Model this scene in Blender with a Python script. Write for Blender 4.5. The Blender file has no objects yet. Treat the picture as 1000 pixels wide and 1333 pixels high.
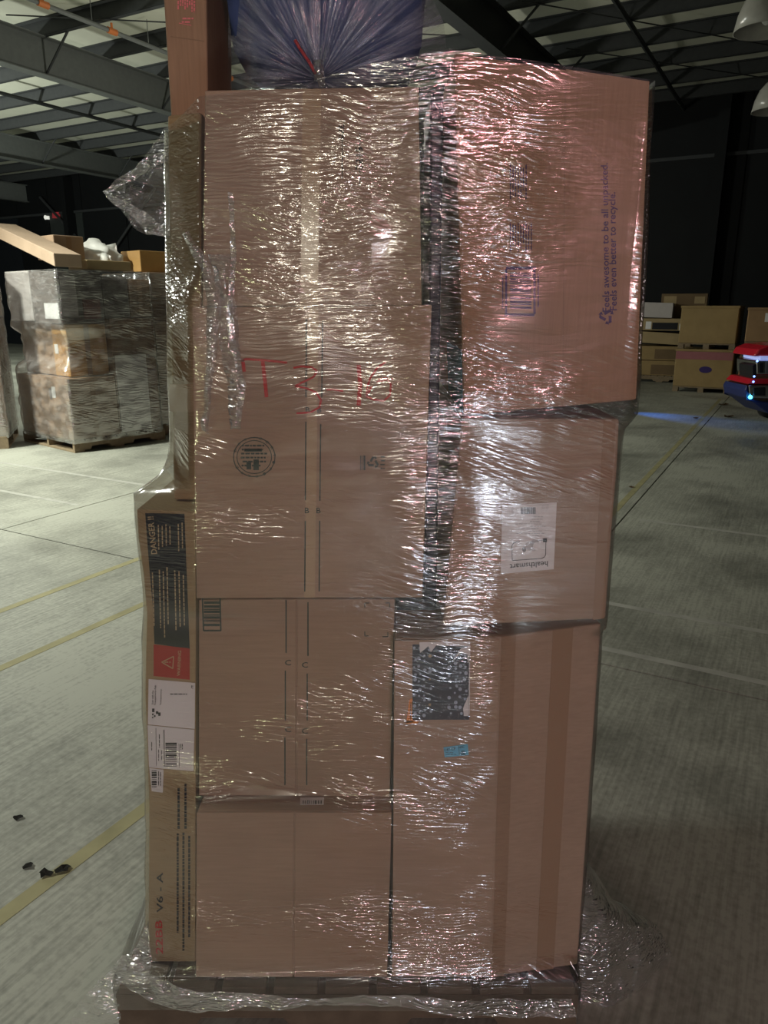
import bpy, bmesh, math, random
from mathutils import Vector, Matrix, noise
random.seed(7)
R = math.radians
SC = bpy.context.scene
COL = SC.collection

# ------------------------------------------------------------------ camera
F, PITCH, EYE = 960.0, R(15.6), 1.55
cp, sp = math.cos(PITCH), math.sin(PITCH)
cam = bpy.data.cameras.new('camera')
cam.sensor_fit = 'VERTICAL'; cam.sensor_height = 36.0
cam.lens = 36.0 * F / 1333.0
cam.clip_start = 0.02; cam.clip_end = 200
co = bpy.data.objects.new('camera', cam); COL.objects.link(co)
co.location = (0, 0, EYE); co.rotation_euler = (R(90) - PITCH, 0, 0)
SC.camera = co

# ------------------------------------------------------------------ world, lamps, exposure
w = bpy.data.worlds.new('world'); SC.world = w; w.use_nodes = True
w.node_tree.nodes['Background'].inputs[0].default_value = (0.85, 0.9, 1.0, 1)
w.node_tree.nodes['Background'].inputs[1].default_value = 0.035
vs = SC.view_settings
vs.view_transform = 'Standard'; vs.look = 'None'; vs.gamma = 1.0; vs.use_curve_mapping = False
vs.exposure = 0.0

def lamp(name, loc, power, color, radius=0.12, spot=None, aim=None, blend=0.6):
    L = bpy.data.lights.new(name, 'SPOT' if spot else 'POINT')
    L.energy = power; L.color = color; L.shadow_soft_size = radius
    o = bpy.data.objects.new(name, L); COL.objects.link(o); o.location = loc
    if spot:
        L.spot_size = R(spot); L.spot_blend = blend
        o.rotation_euler = (Vector(aim) - Vector(loc)).to_track_quat('-Z', 'Y').to_euler()
    return o

lamp('lamp_bay_left', (-6.4, 5.7, 4.8), 3500, (0.97, 1.0, 0.86), 0.25, 84, (-3.4, 6.7, 0.3), 1.0)
lamp('fill_ceiling_left', (-12.0, 15.5, 3.6), 1700, (0.95, 1.0, 0.9), 0.25)  # added out of view to brighten the left ceiling and back wall
lamp('fill_ceiling_middle', (-1.6, 12.4, 3.4), 300, (1.0, 0.98, 0.85), 0.25)  # added, hidden behind the front stack, to brighten the ceiling
lamp('fill_left_floor', (-3.2, 1.7, 3.4), 360, (0.98, 1.0, 0.9), 0.15, 96, (-2.0, 2.2, 0), 1.0)  # added out of view to brighten the near left floor, sparing the stack front
lamp('lamp_behind_white', (0.36, -3.0, 1.45), 58, (1.0, 0.95, 0.97), 0.09)
lamp('lamp_behind_blue', (0.55, -1.7, 0.35), 20, (0.78, 0.86, 1.0), 0.08)
lamp('lamp_behind_red', (0.66, -3.0, 2.25), 125, (1.0, 0.42, 0.45), 0.09, 62, (0.65, 1.27, 0.9), 1.0)
lamp('lamp_behind_yellow', (-0.55, -3.2, 2.0), 44, (1.0, 0.94, 0.74), 0.09)
lamp('lamp_behind_green', (-1.9, -2.6, 1.3), 28, (0.94, 1.0, 0.55), 0.10)
lamp('lamp_side_right', (5.0, 0.2, 2.0), 14, (1.0, 0.8, 0.8), 0.12)
lamp('lamp_machine_blue', (3.35, 11.75, 0.45), 160, (0.02, 0.2, 1.0), 0.03, 34, (4.35, 10.5, 0.0), 0.9)

# ------------------------------------------------------------------ helpers
def ray(px, py):
    a = (px - 500.0) / F; b = (666.5 - py) / F
    return Vector((a, cp + b * sp, -sp + b * cp))
def onY(px, py, Y):
    d = ray(px, py); return Vector((0, 0, EYE)) + d * (Y / d.y)
def onZ(px, py, z):
    d = ray(px, py); return Vector((0, 0, EYE)) + d * ((z - EYE) / d.z)
def onPlane(px, py, P, n):
    d = ray(px, py); o = Vector((0, 0, EYE)); return o + d * ((P - o).dot(n) / d.dot(n))
AZ = R(29)
U = Vector((math.sin(AZ), math.cos(AZ), 0)); V = Vector((math.cos(AZ), -math.sin(AZ), 0))
def uvz(u, v, z): return U * u + V * v + Vector((0, 0, z))
def sr(r, g, b):
    f = lambda c: (c / 255 / 12.92) if c / 255 <= 0.04045 else ((c / 255 + 0.055) / 1.055) ** 2.4
    return (f(r), f(g), f(b), 1)

def mesh_obj(name, bm, m, parent=None, smooth=False, bevel=0, seg=2):
    bmesh.ops.recalc_face_normals(bm, faces=bm.faces)
    me = bpy.data.meshes.new(name); bm.to_mesh(me); bm.free()
    me.materials.append(m)
    if smooth: me.polygons.foreach_set('use_smooth', [True] * len(me.polygons))
    o = bpy.data.objects.new(name, me); COL.objects.link(o)
    if parent: o.parent = parent
    if bevel:
        b = o.modifiers.new('edge', 'BEVEL'); b.width = bevel; b.segments = seg; b.limit_method = 'ANGLE'; b.angle_limit = R(40)
    return o
def tag(o, label, cat, group=None, kind=None):
    o['label'] = label; o['category'] = cat
    if group: o['group'] = group
    if kind: o['kind'] = kind
    return o
def empty(name, loc=(0, 0, 0)):
    o = bpy.data.objects.new(name, None); COL.objects.link(o); o.location = loc; o.empty_display_size = 0.1
    bpy.context.view_layer.update()
    return o
def place(o, parent):
    o.parent = parent
    o.matrix_parent_inverse = Matrix.Translation(-Vector(parent.location)) if parent.type == 'EMPTY' else Matrix()
    return o
def hexa(bm, pts):           # 8 points: bottom ring then top ring
    v = [bm.verts.new(p) for p in pts]
    for f in ((0, 1, 2, 3), (4, 7, 6, 5), (0, 4, 5, 1), (1, 5, 6, 2), (2, 6, 7, 3), (3, 7, 4, 0)):
        bm.faces.new([v[i] for i in f])
def prism(bm, outline, vec): # outline of points extruded along vec
    a = [bm.verts.new(p) for p in outline]; b = [bm.verts.new(Vector(p) + vec) for p in outline]
    bm.faces.new(a); bm.faces.new(b[::-1]); n = len(a)
    for i in range(n): bm.faces.new((a[i], b[i], b[(i + 1) % n], a[(i + 1) % n]))
def fbox(bm, o, ex, ey, x0, x1, y0, y1, z0, z1):  # box in a frame
    P = lambda x, y, z: o + ex * x + ey * y + Vector((0, 0, z))
    hexa(bm, [P(x0, y0, z0), P(x1, y0, z0), P(x1, y1, z0), P(x0, y1, z0), P(x0, y0, z1), P(x1, y0, z1), P(x1, y1, z1), P(x0, y1, z1)])
def tube(bm, a, b, r, n=8):
    a = Vector(a); b = Vector(b); d = (b - a).normalized()
    x = d.orthogonal().normalized(); y = d.cross(x)
    ra = [bm.verts.new(a + (x * math.cos(t) + y * math.sin(t)) * r) for t in [2 * math.pi * i / n for i in range(n)]]
    rb = [bm.verts.new(b + (x * math.cos(t) + y * math.sin(t)) * r) for t in [2 * math.pi * i / n for i in range(n)]]
    for i in range(n): bm.faces.new((ra[i], ra[(i + 1) % n], rb[(i + 1) % n], rb[i]))
    bm.faces.new(ra); bm.faces.new(rb[::-1])

# ------------------------------------------------------------------ materials
def newmat(name):
    m = bpy.data.materials.new(name); m.use_nodes = True
    nt = m.node_tree; nt.nodes.clear()
    out = nt.nodes.new('ShaderNodeOutputMaterial')
    return m, nt, out
def N(nt, t, **k):
    n = nt.nodes.new('ShaderNode' + t)
    for a, b in k.items():
        if a.startswith('i_'):
            key = a[2:]; key = int(key) if key.isdigit() else key
            n.inputs[key].default_value = b
        else: setattr(n, a, b)
    return n
def simple(name, col, rough=0.6, metal=0.0, var=0.12, scale=12, emit=None, es=1):
    m, nt, out = newmat(name)
    b = N(nt, 'BsdfPrincipled'); b.inputs['Roughness'].default_value = rough; b.inputs['Metallic'].default_value = metal; b.inputs['Specular IOR Level'].default_value = 0.5 if rough < 0.45 else 0.2
    tc = N(nt, 'TexCoord'); nz = N(nt, 'TexNoise'); nz.inputs['Scale'].default_value = scale; nz.inputs['Detail'].default_value = 5
    nt.links.new(tc.outputs['Object'], nz.inputs['Vector'])
    mx = N(nt, 'Mix', data_type='RGBA')
    mx.inputs[6].default_value = [c * (1 - var) for c in col[:3]] + [1]; mx.inputs[7].default_value = [min(1, c * (1 + var)) for c in col[:3]] + [1]
    nt.links.new(nz.outputs[0], mx.inputs[0]); nt.links.new(mx.outputs[2], b.inputs['Base Color'])
    if emit: b.inputs['Emission Color'].default_value = emit; b.inputs['Emission Strength'].default_value = es
    nt.links.new(b.outputs[0], out.inputs[0])
    return m
def cardboard(name, col, ribs='Z'):
    m, nt, out = newmat(name)
    b = N(nt, 'BsdfPrincipled'); b.inputs['Roughness'].default_value = 0.75; b.inputs['Specular IOR Level'].default_value = 0.2
    tc = N(nt, 'TexCoord')
    n1 = N(nt, 'TexNoise'); n1.inputs['Scale'].default_value = 5; n1.inputs['Detail'].default_value = 6
    mp = N(nt, 'Mapping'); mp.inputs['Scale'].default_value = (3, 60, 60) if ribs == 'Z' else (60, 60, 3)
    n2 = N(nt, 'TexNoise'); n2.inputs['Scale'].default_value = 4; n2.inputs['Detail'].default_value = 4
    L = nt.links.new
    L(tc.outputs['Object'], n1.inputs['Vector']); L(tc.outputs['Object'], mp.inputs[0]); L(mp.outputs[0], n2.inputs['Vector'])
    ad = N(nt, 'Math', operation='ADD'); L(n1.outputs[0], ad.inputs[0]); L(n2.outputs[0], ad.inputs[1])
    cr = N(nt, 'ValToRGB'); cr.color_ramp.elements[0].position = 0.3; cr.color_ramp.elements[1].position = 0.72
    hf = N(nt, 'Math', operation='MULTIPLY'); hf.inputs[1].default_value = 0.5; L(ad.outputs[0], hf.inputs[0]); L(hf.outputs[0], cr.inputs[0])
    cr.color_ramp.elements[0].color = [c * 0.82 for c in col[:3]] + [1]; cr.color_ramp.elements[1].color = [c * 1.14 for c in col[:3]] + [1]
    L(cr.outputs[0], b.inputs['Base Color'])
    bp = N(nt, 'Bump'); bp.inputs['Strength'].default_value = 0.15; bp.inputs['Distance'].default_value = 0.002
    L(n2.outputs[0], bp.inputs['Height']); L(bp.outputs[0], b.inputs['Normal'])
    L(b.outputs[0], out.inputs[0])
    return m
def film(name, haze=0.03, gloss=0.10, rough=0.11, streak=1.0, crinkle=0.35, hazevar=0.0, usc=1.0, tint=(1, 1, 1), attr=False):
    m, nt, out = newmat(name); L = nt.links.new
    uv = N(nt, 'UVMap')
    w1 = N(nt, 'TexNoise'); w1.inputs['Scale'].default_value = 5; w1.inputs['Detail'].default_value = 2
    L(uv.outputs[0], w1.inputs['Vector'])
    s0 = N(nt, 'VectorMath', operation='SUBTRACT'); s0.inputs[1].default_value = (0.5, 0.5, 0.5); L(w1.outputs['Color'], s0.inputs[0])
    s1 = N(nt, 'VectorMath', operation='MULTIPLY'); s1.inputs[1].default_value = (0.02, 0.04, 0); L(s0.outputs[0], s1.inputs[0])
    wp = N(nt, 'VectorMath', operation='ADD'); L(uv.outputs[0], wp.inputs[0]); L(s1.outputs[0], wp.inputs[1])
    def nz(sx, sy, det, rough=0.5, rot=0.0):
        mp = N(nt, 'Mapping'); mp.inputs['Scale'].default_value = (sx * usc, sy * usc, 1); mp.inputs['Rotation'].default_value = (0, 0, 0); L(wp.outputs[0], mp.inputs[0])
        if rot:
            pr = N(nt, 'VectorRotate', rotation_type='Z_AXIS'); pr.inputs['Angle'].default_value = rot; L(wp.outputs[0], pr.inputs['Vector']); L(pr.outputs[0], mp.inputs[0])
        n = N(nt, 'TexNoise'); n.inputs['Scale'].default_value = 1; n.inputs['Detail'].default_value = det; n.inputs['Roughness'].default_value = rough
        L(mp.outputs[0], n.inputs['Vector']); return n.outputs[0]
    def mul(a, k):
        x = N(nt, 'Math', operation='MULTIPLY'); L(a, x.inputs[0])
        if isinstance(k, float): x.inputs[1].default_value = k
        else: L(k, x.inputs[1])
        return x.outputs[0]
    def add(a, b):
        x = N(nt, 'Math', operation='ADD'); L(a, x.inputs[0]); L(b, x.inputs[1]); return x.outputs[0]
    st = nz(22, 210, 1.0); st2 = nz(18, 150, 1.0, 0.5, 0.3); cr = nz(75, 120, 1.0); big = nz(2.5, 16, 2.0); reg = nz(3.5, 5, 2.0)
    rr = N(nt, 'MapRange'); rr.inputs[1].default_value = 0.38; rr.inputs[2].default_value = 0.62; rr.inputs[3].default_value = 0.15; rr.inputs[4].default_value = 1.5
    L(reg, rr.inputs[0])
    r2 = N(nt, 'MapRange'); r2.inputs[1].default_value = 0.45; r2.inputs[2].default_value = 0.62; r2.inputs[3].default_value = 0.0; r2.inputs[4].default_value = 1.6
    L(nz(5, 9, 2.0), r2.inputs[0])
    at = N(nt, 'Attribute', attribute_name='wrinkle') if attr else N(nt, 'Value')
    if not attr: at.outputs[0].default_value = 1.0
    ka = at.outputs['Fac'] if attr else at.outputs[0]
    h = add(add(mul(mul(st, rr.outputs[0]), 0.0040 * streak), mul(mul(st2, r2.outputs[0]), 0.0040 * streak)), add(mul(mul(cr, rr.outputs[0]), 0.0030 * crinkle), mul(big, 0.0001)))
    h = add(mul(h, ka), mul(big, 0.0035))
    bp = N(nt, 'Bump'); bp.inputs['Strength'].default_value = 1.0; bp.inputs['Distance'].default_value = 1.0
    L(h, bp.inputs['Height'])
    gl = N(nt, 'BsdfAnisotropic' if False else 'BsdfGlossy'); gl.inputs['Roughness'].default_value = rough; gl.inputs['Color'].default_value = (1, 1, 1, 1)
    L(bp.outputs[0], gl.inputs['Normal'])
    tr = N(nt, 'BsdfTransparent'); tr.inputs['Color'].default_value = (0.97, 0.97, 0.97, 1)
    df = N(nt, 'BsdfDiffuse'); df.inputs['Color'].default_value = (0.85 * tint[0], 0.85 * tint[1], 0.87 * tint[2], 1); L(bp.outputs[0], df.inputs['Normal'])
    tl = N(nt, 'BsdfTranslucent'); tl.inputs['Color'].default_value = df.inputs['Color'].default_value; L(bp.outputs[0], tl.inputs['Normal'])
    dd = N(nt, 'MixShader'); dd.inputs[0].default_value = 0.35; L(df.outputs[0], dd.inputs[1]); L(tl.outputs[0], dd.inputs[2])
    m1 = N(nt, 'MixShader'); m1.inputs[0].default_value = haze
    if hazevar:
        hz = nz(16, 50, 3.0, 0.65); hr = N(nt, 'MapRange'); hr.inputs[1].default_value = 0.42; hr.inputs[2].default_value = 0.72  # whiter streaks in the haze also stand in for highlights on the film
        hr.inputs[3].default_value = haze; hr.inputs[4].default_value = haze + hazevar; L(hz, hr.inputs[0]); L(hr.outputs[0], m1.inputs[0])
    L(tr.outputs[0], m1.inputs[1]); L(dd.outputs[0], m1.inputs[2])
    lw = N(nt, 'LayerWeight'); lw.inputs[0].default_value = 0.25
    fr = N(nt, 'MapRange'); fr.inputs[3].default_value = gloss; fr.inputs[4].default_value = min(0.75, gloss * 4); L(lw.outputs['Fresnel'], fr.inputs[0])
    m2 = N(nt, 'MixShader'); L(fr.outputs[0], m2.inputs[0]); L(m1.outputs[0], m2.inputs[1]); L(gl.outputs[0], m2.inputs[2])
    L(m2.outputs[0], out.inputs[0])
    return m

KR = cardboard('kraft_board', (0.37, 0.26, 0.18, 1))
KR2 = cardboard('kraft_board_pale', (0.40, 0.295, 0.215, 1))
KR3 = cardboard('kraft_board_dark', (0.32, 0.215, 0.14, 1))
KRU = cardboard('kraft_board_upright', (0.40, 0.255, 0.165, 1), 'X')
KY = cardboard('kraft_board_yellow', (0.36, 0.275, 0.15, 1))
TAPE = simple('packing_tape', (0.33, 0.215, 0.135, 1), 0.25, var=0.05)
CTAPE = simple('clear_tape', (0.47, 0.35, 0.22, 1), 0.2, var=0.05)
INK = simple('dark_green_ink', (0.028, 0.05, 0.042, 1), 0.7)
INKB = simple('black_ink', (0.02, 0.02, 0.024, 1), 0.7)
GREY = simple('grey_ink', (0.25, 0.25, 0.26, 1), 0.7)
PURP = simple('purple_ink', (0.045, 0.028, 0.13, 1), 0.7)
RED = simple('red_marker', (0.50, 0.012, 0.015, 1), 0.6)
REDP = simple('red_print', (0.40, 0.035, 0.03, 1), 0.6)
DARKP = simple('charcoal_print', (0.022, 0.024, 0.027, 1), 0.6)
TANINK = simple('tan_ink', (0.48, 0.38, 0.22, 1), 0.7)
PAPER = simple('white_paper', (0.72, 0.72, 0.72, 1), 0.6, var=0.03)
PINK = simple('pink_print', (0.85, 0.25, 0.27, 1), 0.5)
TEAL = simple('teal_print', (0.03, 0.27, 0.36, 1), 0.5)
BLUEL = simple('light_blue_label', (0.16, 0.53, 0.75, 1), 0.5, var=0.03)
ORANGE = simple('orange_label', (0.75, 0.27, 0.03, 1), 0.5)
SLATE = simple('slate_sticker', (0.042, 0.052, 0.075, 1), 0.4)
DOT = simple('pale_blue_dots', (0.42, 0.5, 0.62, 1), 0.5)
DOTT = simple('tan_dots', (0.42, 0.33, 0.2, 1), 0.5)
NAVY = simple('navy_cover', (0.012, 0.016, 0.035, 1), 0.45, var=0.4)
BED = simple('navy_bedding', (0.06, 0.09, 0.22, 1), 0.8, var=0.5, scale=20)
WOOD = simple('weathered_pallet_wood', (0.12, 0.095, 0.07, 1), 0.8, var=0.4, scale=25)
WOODL = simple('pale_pallet_wood', (0.22, 0.17, 0.11, 1), 0.8, var=0.35, scale=25)
STEEL = simple('dark_painted_steel', (0.045, 0.048, 0.05, 1), 0.55, var=0.2)
STEELG = simple('grey_painted_steel', (0.14, 0.15, 0.145, 1), 0.5, var=0.15)
DECK = simple('insulation_facing', (0.56, 0.57, 0.48, 1), 0.7, var=0.08, scale=3)
WALLM = simple('dark_wall_sheet', (0.008, 0.009, 0.010, 1), 0.7, var=0.25, scale=2)
FILM = film('stretch_film', 0.012, 0.17, 0.16, attr=True)
FILMB = film('stretch_film_background', 0.05, 0.3, 0.25, 1.6, 0.8, 0.22, usc=0.3)
FILML = film('loose_film', 0.05, 0.2, 0.2, 1.0, 2.2, 0.22)
FILMS = film('bunched_film', 0.07, 0.24, 0.2, 1.0, 2.4, 0.4)

def concrete():
    m, nt, out = newmat('worn_concrete'); L = nt.links.new
    tc = N(nt, 'TexCoord'); b = N(nt, 'BsdfPrincipled')
    rot = N(nt, 'Mapping'); rot.inputs['Rotation'].default_value = (0, 0, AZ); L(tc.outputs['Object'], rot.inputs[0])
    def nz(scale, det, sc=None, rg=0.55):
        src = rot.outputs[0]
        if sc:
            mp = N(nt, 'Mapping'); mp.inputs['Scale'].default_value = sc; L(rot.outputs[0], mp.inputs[0]); src = mp.outputs[0]
        n = N(nt, 'TexNoise'); n.inputs['Scale'].default_value = scale; n.inputs['Detail'].default_value = det; n.inputs['Roughness'].default_value = rg
        L(src, n.inputs['Vector']); return n.outputs[0]
    big = nz(0.9, 8, None, 0.65); st = nz(1, 4, (75, 3.0, 1), 0.6); fine = nz(45, 6)
    def mr(a, lo, hi, x, y):
        r = N(nt, 'MapRange'); r.inputs[1].default_value = lo; r.inputs[2].default_value = hi; r.inputs[3].default_value = x; r.inputs[4].default_value = y
        L(a, r.inputs[0]); return r.outputs[0]
    def mu(a, c):
        x = N(nt, 'Math', operation='MULTIPLY'); L(a, x.inputs[0]); L(c, x.inputs[1]); return x.outputs[0]
    k = mu(mu(mr(big, 0.32, 0.68, 0.45, 1.22), mr(st, 0.35, 0.65, 0.8, 1.14)), mr(fine, 0.3, 0.7, 0.8, 1.15))
    col = N(nt, 'Mix', data_type='RGBA'); col.inputs[6].default_value = (0, 0, 0, 1); col.inputs[7].default_value = (0.325, 0.33, 0.285, 1)
    L(k, col.inputs[0]); L(col.outputs[2], b.inputs['Base Color'])
    L(mr(big, 0.3, 0.7, 0.5, 0.75), b.inputs['Roughness']); b.inputs['Specular IOR Level'].default_value = 0.35
    bp = N(nt, 'Bump'); bp.inputs['Strength'].default_value = 0.3; bp.inputs['Distance'].default_value = 0.004; L(st, bp.inputs['Height']); L(bp.outputs[0], b.inputs['Normal'])
    L(b.outputs[0], out.inputs[0]); return m
CONC = concrete()
PAINTY = simple('worn_yellow_paint', (0.27, 0.25, 0.14, 1), 0.7, var=0.35, scale=9)
PAINTW = simple('worn_white_paint', (0.33, 0.33, 0.30, 1), 0.7, var=0.4, scale=9)

# ------------------------------------------------------------------ structure: floor, walls, ceiling
bm = bmesh.new(); fbox(bm, Vector((0, 0, 0)), U, V, -8, 30, -40, 20, -0.2, -0.03)
floor = mesh_obj('floor', bm, simple('floor_joint_filler', (0.03, 0.03, 0.028, 1), 0.9)); floor['kind'] = 'structure'
us = [-8, -2.4, 3.11, 8.6, 14.1, 19.6, 26]; vss = [-40, -28, -20.5, -12.7, -4.88, -1.02, 2.9, 10.6, 20]
for i in range(len(us) - 1):
    for j in range(len(vss) - 1):
        bm = bmesh.new(); g = 0.006
        fbox(bm, Vector((0, 0, 0)), U, V, us[i] + g, us[i + 1] - g, vss[j] + g, vss[j + 1] - g, -0.03, 0)
        mesh_obj('slab', bm, CONC, floor)
def line(u0, u1, v0, v1, m):
    bm = bmesh.new(); fbox(bm, Vector((0, 0, 0)), U, V, u0, u1, v0, v1, 0.0002, 0.0012); mesh_obj('painted_line', bm, m, floor)
for v, a, c in ((-1.65, -3, 3.05), (-3.52, -2, 8), (-2.93, -2, 8), (-1.12, 3.2, 14)):
    line(a, c, v - 0.025, v + 0.025, PAINTY)
for u, a, c in ((3.27, -0.95, 6), (3.84, -0.95, 6), (3.84, -11, -4.95), (4.6, -11, -4.0), (5.6, -0.9, 4)):
    line(u - 0.022, u + 0.022, a, c, PAINTW)

WU = 20.6
bm = bmesh.new(); fbox(bm, Vector((0, 0, 0)), U, V, WU, WU + 0.2, -42, 20, 0, 7.2)
wall = mesh_obj('wall_back', bm, WALLM); wall['kind'] = 'structure'
v = -42
PAN = [WALLM, simple('dark_wall_sheet_green', (0.035, 0.041, 0.039, 1), 0.7, var=0.2, scale=2), simple('dark_wall_sheet_blue', (0.015, 0.018, 0.022, 1), 0.7, var=0.2, scale=2)]
while v < 19:
    wd = random.choice((1.9, 2.3, 3.1))
    bm = bmesh.new(); fbox(bm, Vector((0, 0, 0)), U, V, WU - 0.05, WU, v + 0.02, v + wd - 0.02, 0, 4.95)
    mesh_obj('panel', bm, random.choice(PAN), wall)
    bm = bmesh.new(); fbox(bm, Vector((0, 0, 0)), U, V, WU - 0.03, WU, v + 0.02, v + wd - 0.02, 5.0, 7.1)
    mesh_obj('panel', bm, WALLM, wall); v += wd
bm = bmesh.new(); fbox(bm, Vector((0, 0, 0)), U, V, WU - 0.12, WU - 0.05, -42, 20, 4.95, 5.03); mesh_obj('girt', bm, STEEL, wall)
for k in range(8):
    vv = -40 + k * 7.55
    bm = bmesh.new(); fbox(bm, Vector((0, 0, 0)), U, V, WU - 0.45, WU - 0.05, vv - 0.12, vv + 0.12, 0, 6.2); mesh_obj('column', bm, PAN[0], wall)
for a, c in ((-26.5, -20.3), (-20.3, -26.5)):
    bm = bmesh.new(); tube(bm, uvz(WU - 0.2, a, 0.4), uvz(WU - 0.2, c, 5.6), 0.05, 6); mesh_obj('brace_rod', bm, STEEL, wall)
bm = bmesh.new(); fbox(bm, Vector((0, 0, 0)), U, V, -10, WU + 0.2, -42.2, -42, 0, 7.2); wl = mesh_obj('wall_left', bm, WALLM); wl['kind'] = 'structure'
bm = bmesh.new(); fbox(bm, Vector((0, 0, 0)), U, V, -10, WU + 0.2, 20, 20.2, 0, 7.2); wr = mesh_obj('wall_right', bm, WALLM); wr['kind'] = 'structure'

bm = bmesh.new(); fbox(bm, Vector((0, 0, 0)), U, V, -3, WU + 0.2, -42, 20, 6.36, 6.5)
ceil = mesh_obj('ceiling', bm, DECK); ceil['kind'] = 'structure'
k = 0
pu = 1.55
while pu < WU - 0.1:
    bm = bmesh.new(); o = Vector((0, 0, 0))
    fbox(bm, o, U, V, pu - 0.008, pu + 0.008, -42, 20, 6.13, 6.36)
    fbox(bm, o, U, V, pu, pu + 0.09, -42, 20, 6.115, 6.135)
    fbox(bm, o, U, V, pu - 0.09, pu, -42, 20, 6.34, 6.358)
    mesh_obj('purlin', bm, STEEL, ceil); pu += 1.4
for vv in (-35, -27.5, -20, -12.45, -4.98, 2.5, 10, 17.5):
    bm = bmesh.new(); o = Vector((0, 0, 0)); m = STEELG if vv < -10 else STEEL  # left rafters lighter: the glare on that side is put into their colour
    fbox(bm, o, U, V, -3, WU, vv - 0.008, vv + 0.008, 5.52, 6.1)
    fbox(bm, o, U, V, -3, WU, vv - 0.12, vv + 0.12, 5.49, 5.51)
    fbox(bm, o, U, V, -3, WU, vv - 0.12, vv + 0.12, 6.1, 6.12)
    mesh_obj('rafter', bm, m, ceil)
    for q in (10.0, 12.8, 15.6, 18.4):
        for s in (-1, 1):
            bm = bmesh.new(); tube(bm, uvz(q, vv + s * 0.03, 5.54), uvz(q + 0.02, vv + s * 0.75, 6.2), 0.022, 6); mesh_obj('fly_brace', bm, STEEL, ceil)
for vv, z, r in ((-3.21, 6.08, 0.045), (1.1, 6.08, 0.045), (-16.2, 6.08, 0.045)):
    bm = bmesh.new(); tube(bm, uvz(2, vv, z), uvz(WU, vv, z), r, 6); mesh_obj('bridging_bar', bm, STEEL, ceil)
for vv in (-1.2, -7.5, -9.2, -14.5):
    bm = bmesh.new(); fbox(bm, Vector((0, 0, 0)), U, V, -3, WU, vv - 0.012, vv + 0.012, 6.345, 6.359); mesh_obj('insulation_seam', bm, simple('seam_tape', (0.35, 0.36, 0.31, 1), 0.6), ceil)
for a, c in (((12.5, -4.5), (17.5, -0.6)), ((15.0, -4.5), (19.5, -0.9)), ((9.0, -12.0), (13.5, -6.0))):
    bm = bmesh.new(); tube(bm, uvz(a[0], a[1], 6.1), uvz(c[0], c[1], 6.12), 0.011, 6); mesh_obj('brace_rod', bm, STEEL, ceil)
# sprinkler pipe with heads
pipe = empty('sprinkler_pipe', uvz(8, -10.6, 5.9))
bm = bmesh.new(); tube(bm, uvz(2, -10.6, 5.9), uvz(WU - 0.3, -10.6, 5.9), 0.035, 10); place(mesh_obj('pipe', bm, STEELG, None, True), pipe)
for q in (8.6, 9.9, 11.3, 12.8, 14.2):
    bm = bmesh.new(); tube(bm, uvz(q, -10.6, 5.9), uvz(q, -10.6, 6.02), 0.02, 8); tube(bm, uvz(q - 0.09, -10.6, 5.9), uvz(q + 0.09, -10.6, 5.9), 0.05, 8)
    place(mesh_obj('fitting', bm, simple('orange_fitting', (0.5, 0.16, 0.05, 1), 0.5)), pipe)
for q in (9.5, 10.7, 12.0):
    bm = bmesh.new(); tube(bm, uvz(q, -10.6, 5.93), uvz(q, -10.6, 6.3), 0.008, 6); place(mesh_obj('hanger', bm, STEELG), pipe)
tag(pipe, 'grey sprinkler pipe with orange fittings slung under the lit ceiling panels', 'pipe')

def sheet(name, bm, m, parent=None):
    o = mesh_obj(name, bm, m, None, True)
    return place(o, parent) if parent is not None else o

# red sign + small wall lights on the back wall
def onwall(px, py, u=WU - 0.14):
    return onPlane(px, py, U * u, U)
def wallplate(name, x0, y0, x1, y1, m, label, cat):
    bm = bmesh.new(); prism(bm, [onwall(x0, y0), onwall(x1, y0), onwall(x1, y1), onwall(x0, y1)], U * 0.08)
    return tag(mesh_obj(name, bm, m), label, cat)
wallplate('fire_sign', 68, 276, 76, 284, simple('red_sign', (0.5, 0.06, 0.07, 1), 0.5, emit=(0.5, 0.05, 0.06, 1), es=0.12), 'small red square sign high on the dark back wall', 'sign')
for (x, y), lab in zip(((85, 241), (104, 207), (163, 202), (59, 283)), ('oval white lamp alone on the dark wall above the red sign', 'tiny round lamp high on the dark wall, left of two level ones', 'tiny round lamp high on the dark wall closest to the loose film', 'slim white lamp low on the dark wall beside the red sign')):
    c = onwall(x, y, WU - 0.2); bm = bmesh.new(); bmesh.ops.create_uvsphere(bm, u_segments=12, v_segments=8, radius=0.055, matrix=Matrix.Translation(c) @ Matrix.Diagonal((1, 1, 1.5, 1)))
    fbox(bm, c + U * 0.05, U, V, -0.02, 0.16, -0.05, 0.05, -0.06, 0.06)
    tag(mesh_obj('wall_lamp', bm, simple('lit_lens', (0.8, 0.8, 0.75, 1), 0.4, emit=(1, 1, 0.9, 1), es=0.6), None, True), lab, 'lamp', 'lamps on the back wall')

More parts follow.
